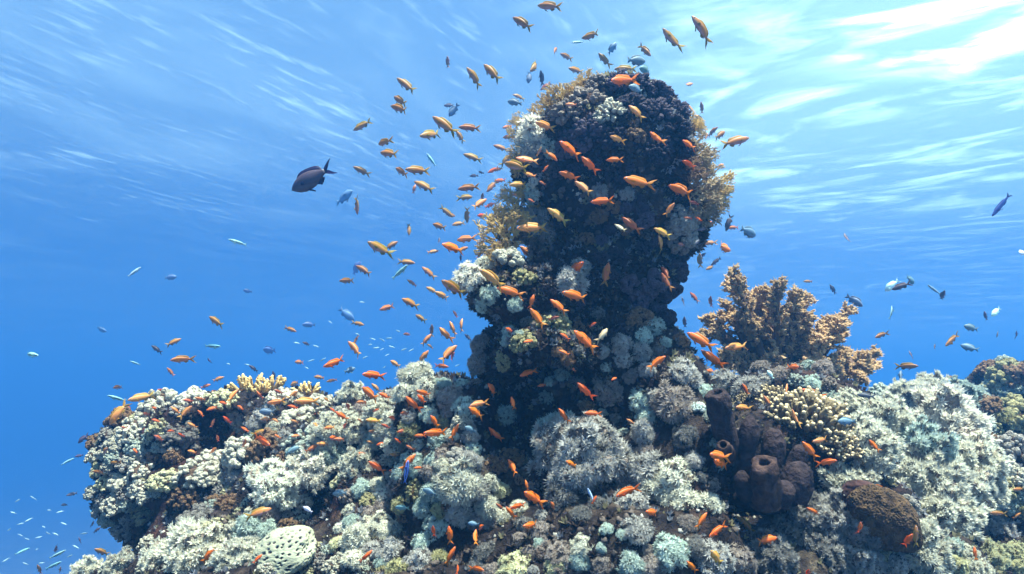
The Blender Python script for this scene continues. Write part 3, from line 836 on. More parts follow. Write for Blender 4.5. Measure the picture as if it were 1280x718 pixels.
for (px, py, r, c, dd) in [(1082, 652, 15, GB, .06), (1072, 672, 12, MV, .05), (1090, 676, 11, DG, .05), (1062, 630, 13, CR, .03), (1150, 665, 12, CR, .02)]:
    h = hit(px, py)
    if h: coral('x', px, py, r, c, depth=h[2] - dd, axis=(UPV * .7 - FWD * .6).normalized(), sink=.1)

# --- turf of small polyps, algae and nodules over all bare rock
def cover(name, n, col, kind, seed, zbias, size):
    rnd = random.Random(seed)
    mb = MB(); iv, if_ = ico(1)
    for o, share in ((rock, .78), (pillar, .22)):
        polys = [p for p in o.data.polygons if p.center.y < 4.5 and p.center.z > -1.0 and p.normal.y < .55]
        ws = [p.area * max(.1, 1 + zbias * p.normal.z) for p in polys]
        vv = o.data.vertices
        for p in rnd.choices(polys, ws, k=int(n * share)):
            a, b_, c_ = [vv[i].co for i in p.vertices[:3]]
            s, t = rnd.random(), rnd.random()
            q = a + (b_ - a) * s + (c_ - b_) * t
            if noise.noise(q * 5 + Vector((seed, 0, 0))) < -.12: continue
            nn = p.normal; sz = size * rnd.uniform(.5, 1.5)
            if kind == 'tuft':
                u = nn.orthogonal().normalized(); w = nn.cross(u); a0 = rnd.uniform(0, 6.28)
                for m in range(5):
                    an = a0 + m * 1.257
                    oo = u * cos(an) + w * sin(an)
                    petal(mb, q - nn * sz * .2, (nn * .8 + oo * rnd.uniform(.3, .9) + Vector((0, 0, .2))).normalized(), -u * sin(an) + w * cos(an), sz, sz * .28, rnd.uniform(-.5, .8))
            else:
                off = Vector((rnd.uniform(0, 40), 0, 0))
                mb.add([q + v * sz * (.6 + .5 * noise.noise(v * 1.7 + off)) for v in iv], if_)
    o = link(name, mb.mesh(name, M_POLYP if kind == 'tuft' else M_LUMP, kind != 'tuft'))
    o.color = (*col, 1)
    tag(o, kind='stuff')
cover('algae_turf', 26000, (.060, .042, .036), 'tuft', 1, .2, .017)
cover('polyp_turf', 7000, (.25, .24, .25), 'tuft', 2, .6, .015)
cover('olive_turf', 6000, (.24, .20, .11), 'tuft', 4, .8, .015)
cover('coral_rubble', 9000, (.12, .09, .075), 'nub', 3, .5, .0105)
cover('pale_rubble', 3000, (.46, .43, .38), 'nub', 5, .9, .0075)

# ------------------------------------------------------------------ fish (unit length, nose at +x, back up +z)
def fish_mat(name, light, dark, rough, trans=0.0, belly=None):
    m, n, l, b = mat(name, rough, .35)
    oi = n.new('ShaderNodeObjectInfo')
    tc = n.new('ShaderNodeTexCoord')
    t = n.new('ShaderNodeTexNoise'); t.inputs['Scale'].default_value = 22; t.inputs['Detail'].default_value = 3
    mp = n.new('ShaderNodeMapping'); mp.inputs['Scale'].default_value = (1, 1, 2.2)
    l.new(tc.outputs['Object'], mp.inputs[0]); l.new(mp.outputs[0], t.inputs['Vector'])
    r = ramp(n, [(.3, (dark,) * 3), (.7, (light,) * 3)]); l.new(t.outputs[0], r.inputs[0])
    mx = n.new('ShaderNodeMix'); mx.data_type = 'RGBA'; mx.blend_type = 'MULTIPLY'; mx.inputs[0].default_value = 1
    l.new(oi.outputs['Color'], mx.inputs[6]); l.new(r.outputs[0], mx.inputs[7])
    last = mx.outputs[2]
    if belly:   # paler, mauve belly of these fish
        sp = n.new('ShaderNodeSeparateXYZ'); l.new(tc.outputs['Object'], sp.inputs[0])
        mr = n.new('ShaderNodeMapRange'); mr.inputs[1].default_value = .0; mr.inputs[2].default_value = -.10
        mr.inputs[3].default_value = 0; mr.inputs[4].default_value = .55
        l.new(sp.outputs[2], mr.inputs[0])
        m2 = n.new('ShaderNodeMix'); m2.data_type = 'RGBA'
        l.new(mr.outputs[0], m2.inputs[0]); l.new(last, m2.inputs[6]); m2.inputs[7].default_value = (*belly, 1)
        last = m2.outputs[2]
    l.new(last, b.inputs['Base Color'])
    if trans:
        tl = n.new('ShaderNodeBsdfTranslucent'); l.new(last, tl.inputs[0])
        ms = n.new('ShaderNodeMixShader'); ms.inputs[0].default_value = trans
        l.new(b.outputs[0], ms.inputs[1]); l.new(tl.outputs[0], ms.inputs[2])
        l.new(ms.outputs[0], n['Material Output'].inputs[0])
    return m
M_FISH = fish_mat('orange_fish_skin', 1.12, .85, .5)
M_FISHB = fish_mat('mauve_bellied_fish_skin', 1.12, .8, .5, 0, (.42, .26, .36))
M_FIN = fish_mat('fish_fin', 1.2, .85, .55, .5)
M_EYE, _n, _l, _b = mat('fish_eye', .15, .6); _b.inputs['Base Color'].default_value = (.012, .012, .03, 1)
M_EYER = fish_mat('fish_eye_ring', 1, .9, .4)
M_STRIPE, _n, _l, _b = mat('wrasse_stripe', .5, .3); _b.inputs['Base Color'].default_value = (.006, .008, .02, 1)

PROFILES = {
    'slim': ([0, .03, .08, .15, .25, .36, .48, .58, .67, .74, .79], [.004, .034, .064, .092, .114, .123, .116, .098, .074, .05, .037]),
    'deep': ([0, .03, .08, .15, .25, .36, .48, .58, .67, .74, .79], [.004, .045, .09, .135, .172, .185, .172, .14, .10, .062, .045]),
    'thin': ([0, .03, .08, .15, .25, .38, .52, .64, .74, .82, .87], [.003, .026, .046, .062, .074, .078, .074, .064, .05, .038, .03]),
}
def fish_protos(prof, bend, tailspan=.17, notch=.10, streamers=0.0, body_mat=None, stripe=False, joined=False, spot=False):
    xs, hs = PROFILES[prof]
    def warp(p):
        s = .5 - p.x
        off = bend * (s - .25) ** 2 * (1 if s > .25 else .35)
        return Vector((p.x, p.y + off, p.z))
    body = MB(); n = 14
    vs = []; fs = []
    for x, h in zip(xs, hs):
        w = h * (.52 if x < .5 else .44)
        zc = .004 if x < .1 else 0
        for k in range(n):
            a = 2 * pi * k / n
            vs.append(warp(Vector((.5 - x, w * math.copysign(abs(cos(a)) ** .9, cos(a)), zc + h * sin(a)))))
    m = len(xs)
    for i in range(m - 1):
        for k in range(n):
            k2 = (k + 1) % n
            fs.append((i * n + k, (i + 1) * n + k, (i + 1) * n + k2, i * n + k2))
    fs.append(tuple(range(n))); fs.append(tuple((m - 1) * n + k for k in range(n))[::-1])
    body.add(vs, fs)
    if prof != 'thin':     # mouth line and gill cover as shallow ridges
        body.tube([warp(Vector((.505, .008, -.006))), warp(Vector((.478, .026, -.020)))], [.005, .003], 4)
        body.tube([warp(Vector((.505, -.008, -.006))), warp(Vector((.478, -.026, -.020)))], [.005, .003], 4)
    H = lambda s: next(hs[i] + (hs[i + 1] - hs[i]) * (s - xs[i]) / (xs[i + 1] - xs[i]) for i in range(len(xs) - 1) if xs[i] <= s <= xs[i + 1])
    def blade(pairs, y0=0.0, th=.0035):
        """A thin fin from (foot, edge) point pairs."""
        mb = MB(); vs = []
        for (f_, e_) in pairs:
            for sgn in (1, -1):
                vs.append(warp(Vector(f_) + Vector((0, th * sgn, 0)))); vs.append(warp(Vector(e_) + Vector((0, th * .3 * sgn, 0))))
        fs = []
        for i in range(len(pairs) - 1):
            a = i * 4; b = a + 4
            fs += [(a, b, b + 1, a + 1), (a + 2, a + 3, b + 3, b + 2), (a + 1, b + 1, b + 3, a + 3)]
        mb.add(vs, fs); return mb
    deep = prof == 'deep'
    end = xs[-1]
    ds = [.2, .26, .34, .44, .54, .62, .68, .72]
    dh = [.015, .05, .06, .06, .065, .075, .06, .0] if prof != 'thin' else [.005, .02, .022, .022, .024, .024, .02, 0]
    sw = .05
    dorsal = blade([((.5 - s, 0, H(s) * .92), (.5 - s - sw * k / 8, 0, H(s) + dh[k])) for k, s in enumerate(ds)])
    anal = blade([((.5 - s, 0, -H(s) * .92), (.5 - s - .05, 0, -H(s) - d)) for s, d in ((.52, .02), (.57, .07 if prof != 'thin' else .02), (.63, .06 if prof != 'thin' else .02), (.69, .02))])
    hp = hs[-1]
    tipx = .5 - 1.0 - streamers
    tail = MB()
    for sg in (1, -1):
        prs = [((.5 - end + .02, 0, 0), (.5 - end + .02, 0, sg * hp * .95)), ((.5 - end - .05, 0, 0), (.5 - end - .06, 0, sg * (hp + (tailspan - hp) * .42))),
               ((.5 - 1 + notch, 0, sg * tailspan * .12), (.5 - end - .13, 0, sg * tailspan * .80)), ((tipx + .06, 0, sg * tailspan * .72), (tipx + .02, 0, sg * tailspan * .98)), ((tipx, 0, sg * tailspan), (tipx, 0, sg * tailspan * 1.0))]
        bl = blade(prs); tail.add(bl.v, bl.f)
    pel = []; pec = []
    for sg in (1, -1):
        ph = H(.3)
        pel.append(blade([((.5 - .28, sg * .02, -ph * .9), (.5 - .34, sg * .05, -ph * .95 - .02)), ((.5 - .31, sg * .025, -ph * .9), (.5 - .41, sg * .06, -ph - .07)), ((.5 - .34, sg * .02, -ph * .88), (.5 - .43, sg * .045, -ph - .05))]))
        w = H(.25) * .5
        pec.append(blade([((.5 - .245, sg * w, -.01), (.5 - .30, sg * (w + .05), .015)), ((.5 - .25, sg * w, -.028), (.5 - .36, sg * (w + .075), -.03)), ((.5 - .255, sg * w, -.045), (.5 - .33, sg * (w + .05), -.075))]))
    eyes = []; rings = []
    iv, if_ = ico(2)
    for sg in (1, -1):
        ex = .5 - .085; ez = hs[2] * .30; ey = sg * hs[2] * .40
        e = MB(); e.add([warp(Vector((ex + v.x * .017, ey + v.y * .012 + sg * .004, ez + v.z * .017))) for v in iv], if_)
        g = MB(); g.add([warp(Vector((ex + v.x * .027, ey + v.y * .011, ez + v.z * .027))) for v in iv], if_)
        eyes.append(e); rings.append(g)
    bm_ = body_mat or M_FISH
    if joined:
        bme = MB()
        for q in [body]: bme.add(q.v, q.f)
        nb = len(bme.f)
        fin = MB()
        for q in [dorsal, anal, tail] + pel + pec: fin.add(q.v, q.f)
        bme.add(fin.v, fin.f); nf = len(bme.f)
        for q in eyes: bme.add(q.v, q.f)
        me = bme.mesh('fish', bm_); me.materials.append(M_FIN); me.materials.append(M_EYE)
        me.polygons.foreach_set('material_index', [0 if i < nb else 1 if i < nf else 2 for i in range(len(bme.f))])
        return me
    out = [('body', body.mesh('body', bm_), None, 1)]
    out.append(('dorsal_fin', dorsal.mesh('dorsal_fin', M_FIN), None, 2)); out.append(('anal_fin', anal.mesh('anal_fin', M_FIN), None, 2)); out.append(('tail_fin', tail.mesh('tail_fin', M_FIN), None, 2))
    for q in pel: out.append(('pelvic_fin', q.mesh('pelvic_fin', M_FIN), None, 2))
    for q in pec: out.append(('pectoral_fin', q.mesh('pectoral_fin', M_FIN), None, 2))
    for g, e in zip(rings, eyes):
        out.append(('eye', g.mesh('eye', M_EYER), None, 3)); out.append(('pupil', e.mesh('pupil', M_EYE), 'eye', 4))
    if stripe:
        sm = MB()
        for sg in (1, -1):
            st = [(.5 - s, H(s) * .46) for s in (.06, .15, .25, .4, .55, .7, .8)]
            sm.v += []; base = len(sm.v)
            vs = []
            for x, w in st: vs += [warp(Vector((x, sg * (w + .004), .018))), warp(Vector((x, sg * (w + .004), -.016)))]
            sm.add(vs, [(2 * i, 2 * i + 1, 2 * i + 3, 2 * i + 2) for i in range(len(st) - 1)])
        out.append(('stripe', sm.mesh('stripe', M_STRIPE), None, 4))
    return out

BENDS = (0.0, .38, -.38)
NEAR = {('slim', i): fish_protos('slim', b, streamers=.03) for i, b in enumerate(BENDS)}
NEARM = {('slim', i): fish_protos('slim', b, streamers=.03, body_mat=M_FISHB) for i, b in enumerate(BENDS)}
DEEP = {i: fish_protos('deep', b, .16, .09) for i, b in enumerate(BENDS)}
THIN = {i: fish_protos('thin', b, .09, .05, stripe=True) for i, b in enumerate(BENDS)}
FAR = {(p, i): fish_protos(p, b, .16 if p != 'thin' else .09, .09, joined=True, body_mat=M_FISHB if p == 'slim' else M_FISH) for p in ('slim', 'deep', 'thin') for i, b in enumerate(BENDS)}

# kind: (name, colour, real length m, body, colour words)
FK = {'o': ('orange_fish', (.80, .135, .01), .074, 'slim', 'bright orange'), 'p': ('orange_fish', (.76, .255, .065), .078, 'slim', 'pale orange'), 'y': ('olive_orange_fish', (.42, .155, .03), .078, 'slim', 'olive-orange'),
      'k': ('orange_fish', (.45, .10, .03), .076, 'slim', 'dusky orange'), 'c': ('cream_fish', (.55, .42, .26), .06, 'slim', 'cream'), 'd': ('dark_fish', (.10, .075, .10), .07, 'slim', 'dark'), 'b': ('blue_grey_fish', (.15, .21, .25), .08, 'deep', 'blue-grey'),
      'g': ('silvery_fish', (.26, .44, .46), .07, 'thin', 'silvery turquoise'), 'w': ('white_fish', (.82, .85, .82), .07, 'deep', 'whitish'), 'v': ('violet_fish', (.12, .19, .32), .22, 'deep', 'faint violet-blue')}  # v: the blue of distant water haze is put into the fish colour
GRP = {'o': 'orange fish swarming round the reef', 'p': 'orange fish swarming round the reef', 'y': 'orange fish swarming round the reef', 'k': 'orange fish swarming round the reef', 'c': 'cream fish by the rock column', 'd': 'dark fish in the water', 'b': 'blue-grey fish about the reef', 'g': 'silvery fish in the open water', 'w': 'whitish fish', 'v': 'faint far fish in the blue'}
HEADS = ['right', 'up right', 'upward', 'up left', 'left', 'down left', 'downward', 'down right']

def put_fish(kind, px, py, L, ang, yaw=None, depth=None, words=None, special=None):
    rnd = random.Random(int(px * 97 + py * 31 + L * 7))
    nm, col, real, prof, cw = FK[kind]
    yaw = rnd.uniform(-42, 42) if yaw is None else yaw
    th, ph = radians(ang), radians(yaw)
    h = hit(px, py)
    d = depth or min(4.4 if kind != 'v' else 9.0, max(1.3, real * cos(ph) * FPX / L))
    if h:
        d = min(d, h[2] - rnd.uniform(.06, .20))
    size = 1.06 * L * d / (FPX * cos(ph))
    flat = RGT * cos(th) + UPV * sin(th)
    f = flat * cos(ph) + FWD * sin(ph)
    upr = UPV if abs(sin(th)) < .92 else RGT * (1 if rnd.random() < .5 else -1) * .6 + UPV * .8
    y = upr.cross(f).normalized(); z = f.cross(y)
    roll = radians(rnd.gauss(0, 9))
    y, z = y * cos(roll) + z * sin(roll), z * cos(roll) - y * sin(roll)
    M = Matrix((f, y, z)).transposed()
    p = P(px, py, d)
    bend = rnd.choice((0, 0, 1, 2))
    c = tuple(min(1, x * rnd.uniform(.85, 1.15)) for x in col)
    detail = L >= 15
    if detail:
        lib = {'deep': DEEP, 'thin': THIN}.get(prof)
        lib = lib[bend] if lib else (NEARM if kind == 'y' else NEAR)[('slim', bend)]
        root = empty(nm); names = {}
        for n_, me, par, role in lib:
            o = link(n_, me, names.get(par, root))
            names[n_] = o
            k = {1: 1.0, 2: 1.15, 3: .55, 4: 1}[role]
            cc = (c[0] * k, c[1] * k, c[2] * k)
            if role == 2 and kind in 'opyk': cc = (c[0] * .95, min(1, c[1] * 1.35 + .03), c[2] * 1.2)
            if role == 3: cc = (.45, .42, .5) if kind in 'opy' else cc
            o.color = (*[min(1, q) for q in cc], 1)
    else:
        root = link(nm, FAR[(prof, bend)]); root.color = (*c, 1)
    root.rotation_mode = 'QUATERNION'
    root.rotation_quaternion = M.to_quaternion()
    root.location = p
    root.scale = (size,) * 3
    hd = HEADS[int(((ang + 22.5) % 360) // 45)]
    THINGS.append(dict(o=root, px=px, py=py, r=L / 2, pre=('tiny ' if L < 12 else 'large ' if L > 31 else '') + (words or cw), noun='fish', post=' heading ' + hd, cat='fish', group=GRP[kind]))
    return root

F = [
 # open water, upper left of the column
 ('y',560,78,14,95), ('y',508,107,29,142), ('y',593,97,27,130), ('y',615,91,30,131), ('y',500,126,22,142), ('y',500,136,26,158), ('y',453,157,25,207), ('y',480,178,17,185,48), ('y',486,192,24,167), ('y',452,214,22,153),
 ('y',502,215,20,145), ('y',522,213,27,180), ('g',539,200,19,126), ('y',530,233,27,153), ('y',518,236,11,80), ('y',556,157,37,143), ('y',539,168,26,200), ('y',575,171,18,122), ('y',587,160,26,178), ('d',561,132,13,170), ('b',567,138,19,236),
 ('y',591,197,24,160), ('d',592,220,10,180), ('d',601,216,7,150), ('y',586,235,26,188), ('y',615,233,19,230), ('o',617,213,15,200),
 ('y',446,257,20,265), ('y',511,287,15,275), ('y',474,311,27,148), ('y',489,307,17,35), ('y',455,338,23,152), ('y',434,351,20,182), ('y',508,328,20,355), ('g',500,340,25,40), ('y',536,341,21,140), ('y',515,354,14,145), ('y',566,360,30,145),
 ('y',582,247,16,12), ('p',599,255,21,35), ('y',603,247,11,80), ('y',558,265,19,320), ('y',563,269,11,350), ('y',584,269,19,270), ('p',573,280,16,190), ('y',549,283,18,160), ('p',582,299,22,186), ('o',566,310,25,162), ('p',578,312,15,20), ('d',576,322,9,270), ('p',541,315,14,10),
 ('d',598,282,9,120), ('p',603,294,14,345), ('o',614,287,12,180), ('k',600,304,8,200), ('k',613,302,10,150), ('d',549,301,8,95), ('v',430,247,27,30), ('v',445,336,20,55), ('v',433,393,24,320), ('v',213,347,16,5), ('v',337,438,19,180), ('v',309,364,11,170), ('v',386,406,14,180), ('v',126,412,15,340),
 ('p',484,385,20,195), ('y',513,379,21,150), ('y',526,398,16,152), ('p',553,370,18,150), ('p',540,363,15,150), ('p',509,418,10,180), ('y',539,413,15,80), ('p',533,425,17,50), ('p',538,433,10,150), ('p',529,447,21,52), ('p',556,418,21,135), ('p',566,411,19,118), ('p',576,406,15,80), ('p',569,393,10,120),
 ('d',585,422,11,140), ('p',560,442,27,42), ('o',565,446,13,60), ('o',552,458,17,355), ('p',444,436,25,140), ('y',445,425,13,245), ('o',418,454,24,198), ('p',494,455,15,155), ('o',466,469,22,170), ('y',448,405,15,350), ('y',270,402,23,152), ('y',363,412,16,340), ('y',228,449,21,183), ('d',262,452,9,100), ('d',383,430,9,150),
 ('p',374,453,13,180), ('p',399,472,14,175), ('p',415,476,13,190), ('d',317,461,14,150), ('d',342,470,12,95), ('d',196,437,17,150), ('y',217,428,15,30), ('y',213,465,12,120), ('y',148,484,15,190), ('p',177,497,24,190), ('p',147,517,32,235), ('d',103,549,17,220), ('b',437,463,12,20),
 ('d',99,570,10,190), ('g',84,577,13,25), ('y',130,565,17,40), ('y',144,579,14,180), ('y',123,590,14,175), ('d',90,618,11,190), ('d',81,631,10,190), ('d',116,655,9,60), ('d',121,663,9,40), ('d',70,686,15,225), ('d',100,676,9,140), ('y',127,690,15,130), ('y',49,712,13,100), ('y',75,713,12,60),
 ('g',28,689,14,20), ('g',67,707,20,25), ('g',72,693,16,25), ('g',168,340,15,50), ('g',38,443,26,355), ('g',146,498,21,160), ('g',297,303,17,160), ('g',266,433,22,0), ('g',105,667,10,10), ('g',115,642,10,120), ('g',169,454,11,150), ('w',385,637,13,150),
 # over and beside the top of the column
 ('y',687,8,29,165), ('y',653,29,29,142), ('y',739,45,21,180,40), ('g',722,53,15,190), ('y',693,64,13,60), ('y',708,71,16,165), ('y',669,83,21,235), ('b',661,97,15,265), ('d',677,98,16,100), ('k',682,108,15,215), ('y',720,88,19,175), ('y',755,75,22,125), ('b',765,61,18,55), ('y',806,63,21,305),
 ('b',795,76,25,5), ('y',782,86,26,180), ('b',808,88,19,180), ('o',778,101,31,192), ('b',796,111,21,170), ('o',731,102,10,180), ('p',713,112,19,200), ('y',649,121,16,165), ('b',643,128,17,165), ('y',839,50,32,138), ('y',878,37,40,130), ('p',861,106,12,20),
 ('p',687,130,22,178), ('p',714,131,14,175), ('p',680,157,21,170), ('p',795,140,23,133), ('p',771,174,17,145,35), ('o',768,200,19,180), ('o',712,187,29,150), ('o',690,195,17,320), ('o',736,206,26,130), ('o',711,220,25,157), ('p',729,235,25,140), ('o',797,228,36,168), ('o',820,173,21,150),
 ('p',634,159,12,180), ('p',634,172,11,170), ('p',645,171,12,190), ('y',626,185,19,160), ('p',651,187,15,180), ('y',633,200,18,55), ('p',659,200,27,172), ('y',645,208,30,158), ('y',623,212,12,200), ('o',625,226,14,180), ('p',648,231,22,185), ('p',630,239,10,160),
 ('y',919,177,35,15), ('y',900,169,19,35), ('y',890,165,14,40), ('y',877,135,14,100), ('p',875,148,16,150), ('p',872,160,14,180), ('p',863,136,13,130), ('o',861,181,19,155), ('o',861,205,18,150), ('o',852,238,29,150), ('y',906,236,16,10), ('p',883,171,11,60),
 # in front of the column
 ('p',697,270,30,143), ('p',665,285,36,182), ('o',753,252,27,182), ('c',775,285,15,145), ('k',788,281,26,135), ('p',661,318,27,138), ('o',718,337,26,40), ('k',758,343,28,80), ('p',641,278,12,180), ('p',631,304,16,170), ('p',627,323,10,90), ('p',616,348,38,148), ('o',638,365,33,164), ('o',665,377,17,75),
 ('o',671,397,27,127), ('o',698,383,25,140), ('o',719,370,33,165), ('o',731,426,36,138), ('c',754,419,19,50), ('o',660,466,21,200), ('o',821,453,25,35), ('p',828,291,23,155), ('p',827,305,21,115), ('p',837,262,18,55), ('k',833,342,18,120), ('k',832,352,23,120),
 ('p',892,250,13,20), ('y',904,259,14,25), ('p',890,265,10,180), ('d',911,279,20,255), ('p',916,285,13,180), ('b',935,290,25,340), ('p',887,304,16,185), ('p',904,310,24,345), ('y',875,326,19,95), ('d',878,320,11,40), ('d',895,327,13,225), ('y',888,335,13,200), ('d',871,303,10,40), ('d',877,287,11,180), ('d',856,342,14,20),
 ('k',868,372,16,130), ('k',888,378,15,95), ('d',854,377,11,95), ('d',856,403,14,100), ('o',876,426,33,148), ('d',866,439,10,180), ('o',890,449,29,138), ('o',885,464,20,170), ('k',888,405,20,95), ('p',920,434,28,185), ('o',991,459,19,355), ('b',928,422,14,160), ('b',1003,437,17,175), ('w',955,457,11,180), ('w',963,469,14,130), ('b',953,441,11,180), ('p',994,415,20,180), ('y',914,450,13,180),
 # over the lower reef
 ('o',462,492,25,153), ('p',470,485,15,140), ('o',481,495,16,160), ('o',530,492,18,155), ('o',527,499,15,130), ('o',515,505,23,140), ('o',543,527,18,117), ('o',525,545,14,180), ('o',545,542,28,172), ('o',568,540,19,62), ('p',598,505,20,190), ('o',595,516,22,137), ('o',427,520,18,148), ('p',453,527,13,150), ('p',466,526,15,165), ('p',452,503,14,185), ('k',435,509,11,100),
 ('y',469,540,16,175), ('p',424,549,13,180), ('y',493,569,13,170), ('o',471,584,24,150), ('o',510,578,23,45), ('o',493,589,13,180), ('o',523,585,11,180), ('o',618,543,20,135), ('b',588,537,15,150), ('o',616,487,19,125), ('b',503,635,18,180), ('b',538,615,19,165), ('b',592,655,14,175), ('b',425,617,15,170), ('o',542,664,15,95), ('o',562,669,22,95), ('o',563,695,23,60), ('o',600,660,13,50), ('o',594,672,15,85), ('o',597,711,16,0), ('o',572,712,10,90), ('o',458,696,17,45),
 ('p',273,474,14,20), ('p',232,515,19,45), ('p',268,490,12,190), ('p',250,499,12,160), ('p',290,495,15,55), ('p',345,503,20,185), ('p',383,502,27,177), ('p',367,494,16,40), ('b',333,515,19,180), ('p',332,524,13,190), ('y',324,541,19,15), ('o',328,551,25,343), ('p',267,564,14,45), ('p',305,554,12,70), ('p',240,565,13,170), ('p',370,545,9,180), ('p',345,526,10,160), ('p',290,544,10,60), ('p',396,533,13,160), ('p',412,535,15,190), ('o',417,548,13,180), ('b',365,563,17,20), ('p',240,532,13,150), ('p',272,548,9,90),
 ('y',323,641,27,12), ('o',260,695,22,50), ('p',275,690,14,165), ('o',322,699,13,45), ('o',641,504,15,105), ('o',731,489,25,133), ('o',741,517,20,178), ('o',705,520,20,128), ('o',686,558,17,140), ('o',714,580,16,145), ('o',641,584,19,125), ('o',622,545,16,135), ('o',666,622,28,140), ('o',659,607,13,110), ('k',692,633,15,120), ('o',647,633,18,180), ('o',638,641,17,130), ('k',625,634,13,140), ('o',664,657,20,170), ('o',743,625,11,60), ('o',783,614,28,197), ('o',816,641,20,160),
 ('o',932,487,16,120), ('p',960,503,17,120), ('p',983,488,15,65), ('p',993,522,24,115), ('o',1017,493,31,160), ('p',928,510,20,170), ('o',897,570,26,160), ('o',901,579,25,152), ('o',1012,563,26,130), ('p',1026,551,22,185), ('o',1033,578,25,10), ('o',976,617,27,160), ('o',877,651,22,47), ('o',897,663,26,210), ('p',932,655,27,145), ('o',958,675,29,5), ('p',895,697,27,128), ('o',865,709,19,132), ('o',1017,640,17,150), ('o',1010,716,11,90),
 ('o',1099,610,18,155), ('o',1075,661,18,95), ('o',1135,676,20,70), ('y',1145,670,26,90), ('o',1219,692,15,90), ('y',1231,650,21,130), ('y',1248,642,19,180), ('y',1271,645,13,30), ('y',1274,612,16,180), ('y',1224,530,20,130), ('o',1092,557,18,130), ('d',1083,495,19,175), ('d',1131,487,10,160), ('b',1058,527,22,180),
 # open water to the right
 ('y',1010,352,11,180), ('d',1041,362,13,115), ('b',1068,376,19,315), ('y',1031,403,17,195), ('w',1115,357,18,230), ('d',1127,358,20,205), ('b',1138,350,17,330), ('g',1167,362,17,140), ('d',1178,370,13,95), ('g',1115,390,15,70), ('y',1101,419,18,200), ('y',1190,425,25,215), ('b',1214,410,19,165), ('b',1212,435,18,160), ('d',1232,395,12,110), ('w',1245,390,16,220), ('d',1247,417,11,240), ('d',1271,419,12,120), ('d',1139,444,10,95), ('d',1168,434,8,60), ('y',1133,458,21,5), ('b',1125,472,17,60), ('y',1187,472,13,180), ('b',1165,478,12,170), ('d',1058,298,13,95), ('w',1277,316,12,180),
]
for f_ in F:
    put_fish(*f_)
taken = [(f_[1], f_[2]) for f_ in F]
rnd = random.Random(77)
for n_, (ax_, ay_, bx_, by_, wd) in ((22, (150, 545, 300, 490, 26)), (26, (300, 500, 520, 540, 34)), (16, (600, 330, 655, 190, 26)), (10, (640, 420, 800, 520, 50)), (8, (860, 330, 900, 180, 20))):
    made = 0
    for _ in range(400):
        if made >= n_: break
        t_ = rnd.random()
        x_, y_ = round(ax_ + (bx_ - ax_) * t_ + rnd.gauss(0, wd * .5)), round(ay_ + (by_ - ay_) * t_ + rnd.gauss(0, wd * .6))
        if any((x_ - a) ** 2 + (y_ - b) ** 2 < 13 ** 2 for a, b in taken): continue
        taken.append((x_, y_))
        put_fish(rnd.choice('oopk'), x_, y_, rnd.randint(9, 14), rnd.choice((150, 165, 175, 190, 135, 20, 60)) + rnd.randint(-12, 12)); made += 1

# the four fish that stand out
def lone(name, protos_, p_, ang, L, real, cols, label, cat='fish', yaw=10, depth=None):
    d = depth or real * FPX / L
    th, ph = radians(ang), radians(yaw)
    h = hit(*p_)
    if h: d = min(d, h[2] - .12)
    size = L * d / (FPX * cos(ph))
    f = (RGT * cos(th) + UPV * sin(th)) * cos(ph) + FWD * sin(ph)
    y = UPV.cross(f).normalized() if abs(sin(th)) < .95 else (RGT * .8 + UPV * .3).cross(f).normalized()
    z = f.cross(y)
    root = empty(name); names = {}
    for n_, me, par, role in protos_:
        o = link(n_, me, names.get(par, root)); names[n_] = o
        o.color = (*cols[role], 1)
    root.rotation_mode = 'QUATERNION'; root.rotation_quaternion = Matrix((f, y, z)).transposed().to_quaternion()
    root.location = P(*p_, d); root.scale = (size,) * 3
    tag(root, label, cat)
lone('dark_purple_fish', fish_protos('deep', .05, .17, .13, .02), (391, 223), 208, 62, .17, {1: (.060, .036, .050), 2: (.022, .014, .065), 3: (.05, .025, .035), 4: (0, 0, 0)}, 'big dark purple fish with reddish flank swimming alone in blue water', yaw=8)
lone('violet_fish', fish_protos('thin', .05, .10, .05), (1251, 257), 236, 33, .14, {1: (.10, .13, .36), 2: (.07, .08, .28), 3: (.1, .1, .3), 4: (0, 0, 0)}, 'lone violet-blue slender fish near the right edge, nose down', depth=3.0)
lone('striped_wrasse', THIN[0], (508, 590), 82, 30, .09, {1: (.16, .24, .60), 2: (.10, .16, .5), 3: (.2, .3, .6), 4: (0, 0, 0)}, 'slim blue-black striped wrasse standing upright above the lower left slope', yaw=0)
lone('striped_wrasse', THIN[1], (738, 618), 115, 17, .06, {1: (.62, .74, .92), 2: (.4, .55, .9), 3: (.5, .6, .8), 4: (0, 0, 0)}, 'small pale blue wrasse in the dark hollow below the broad feathery mound', yaw=0)

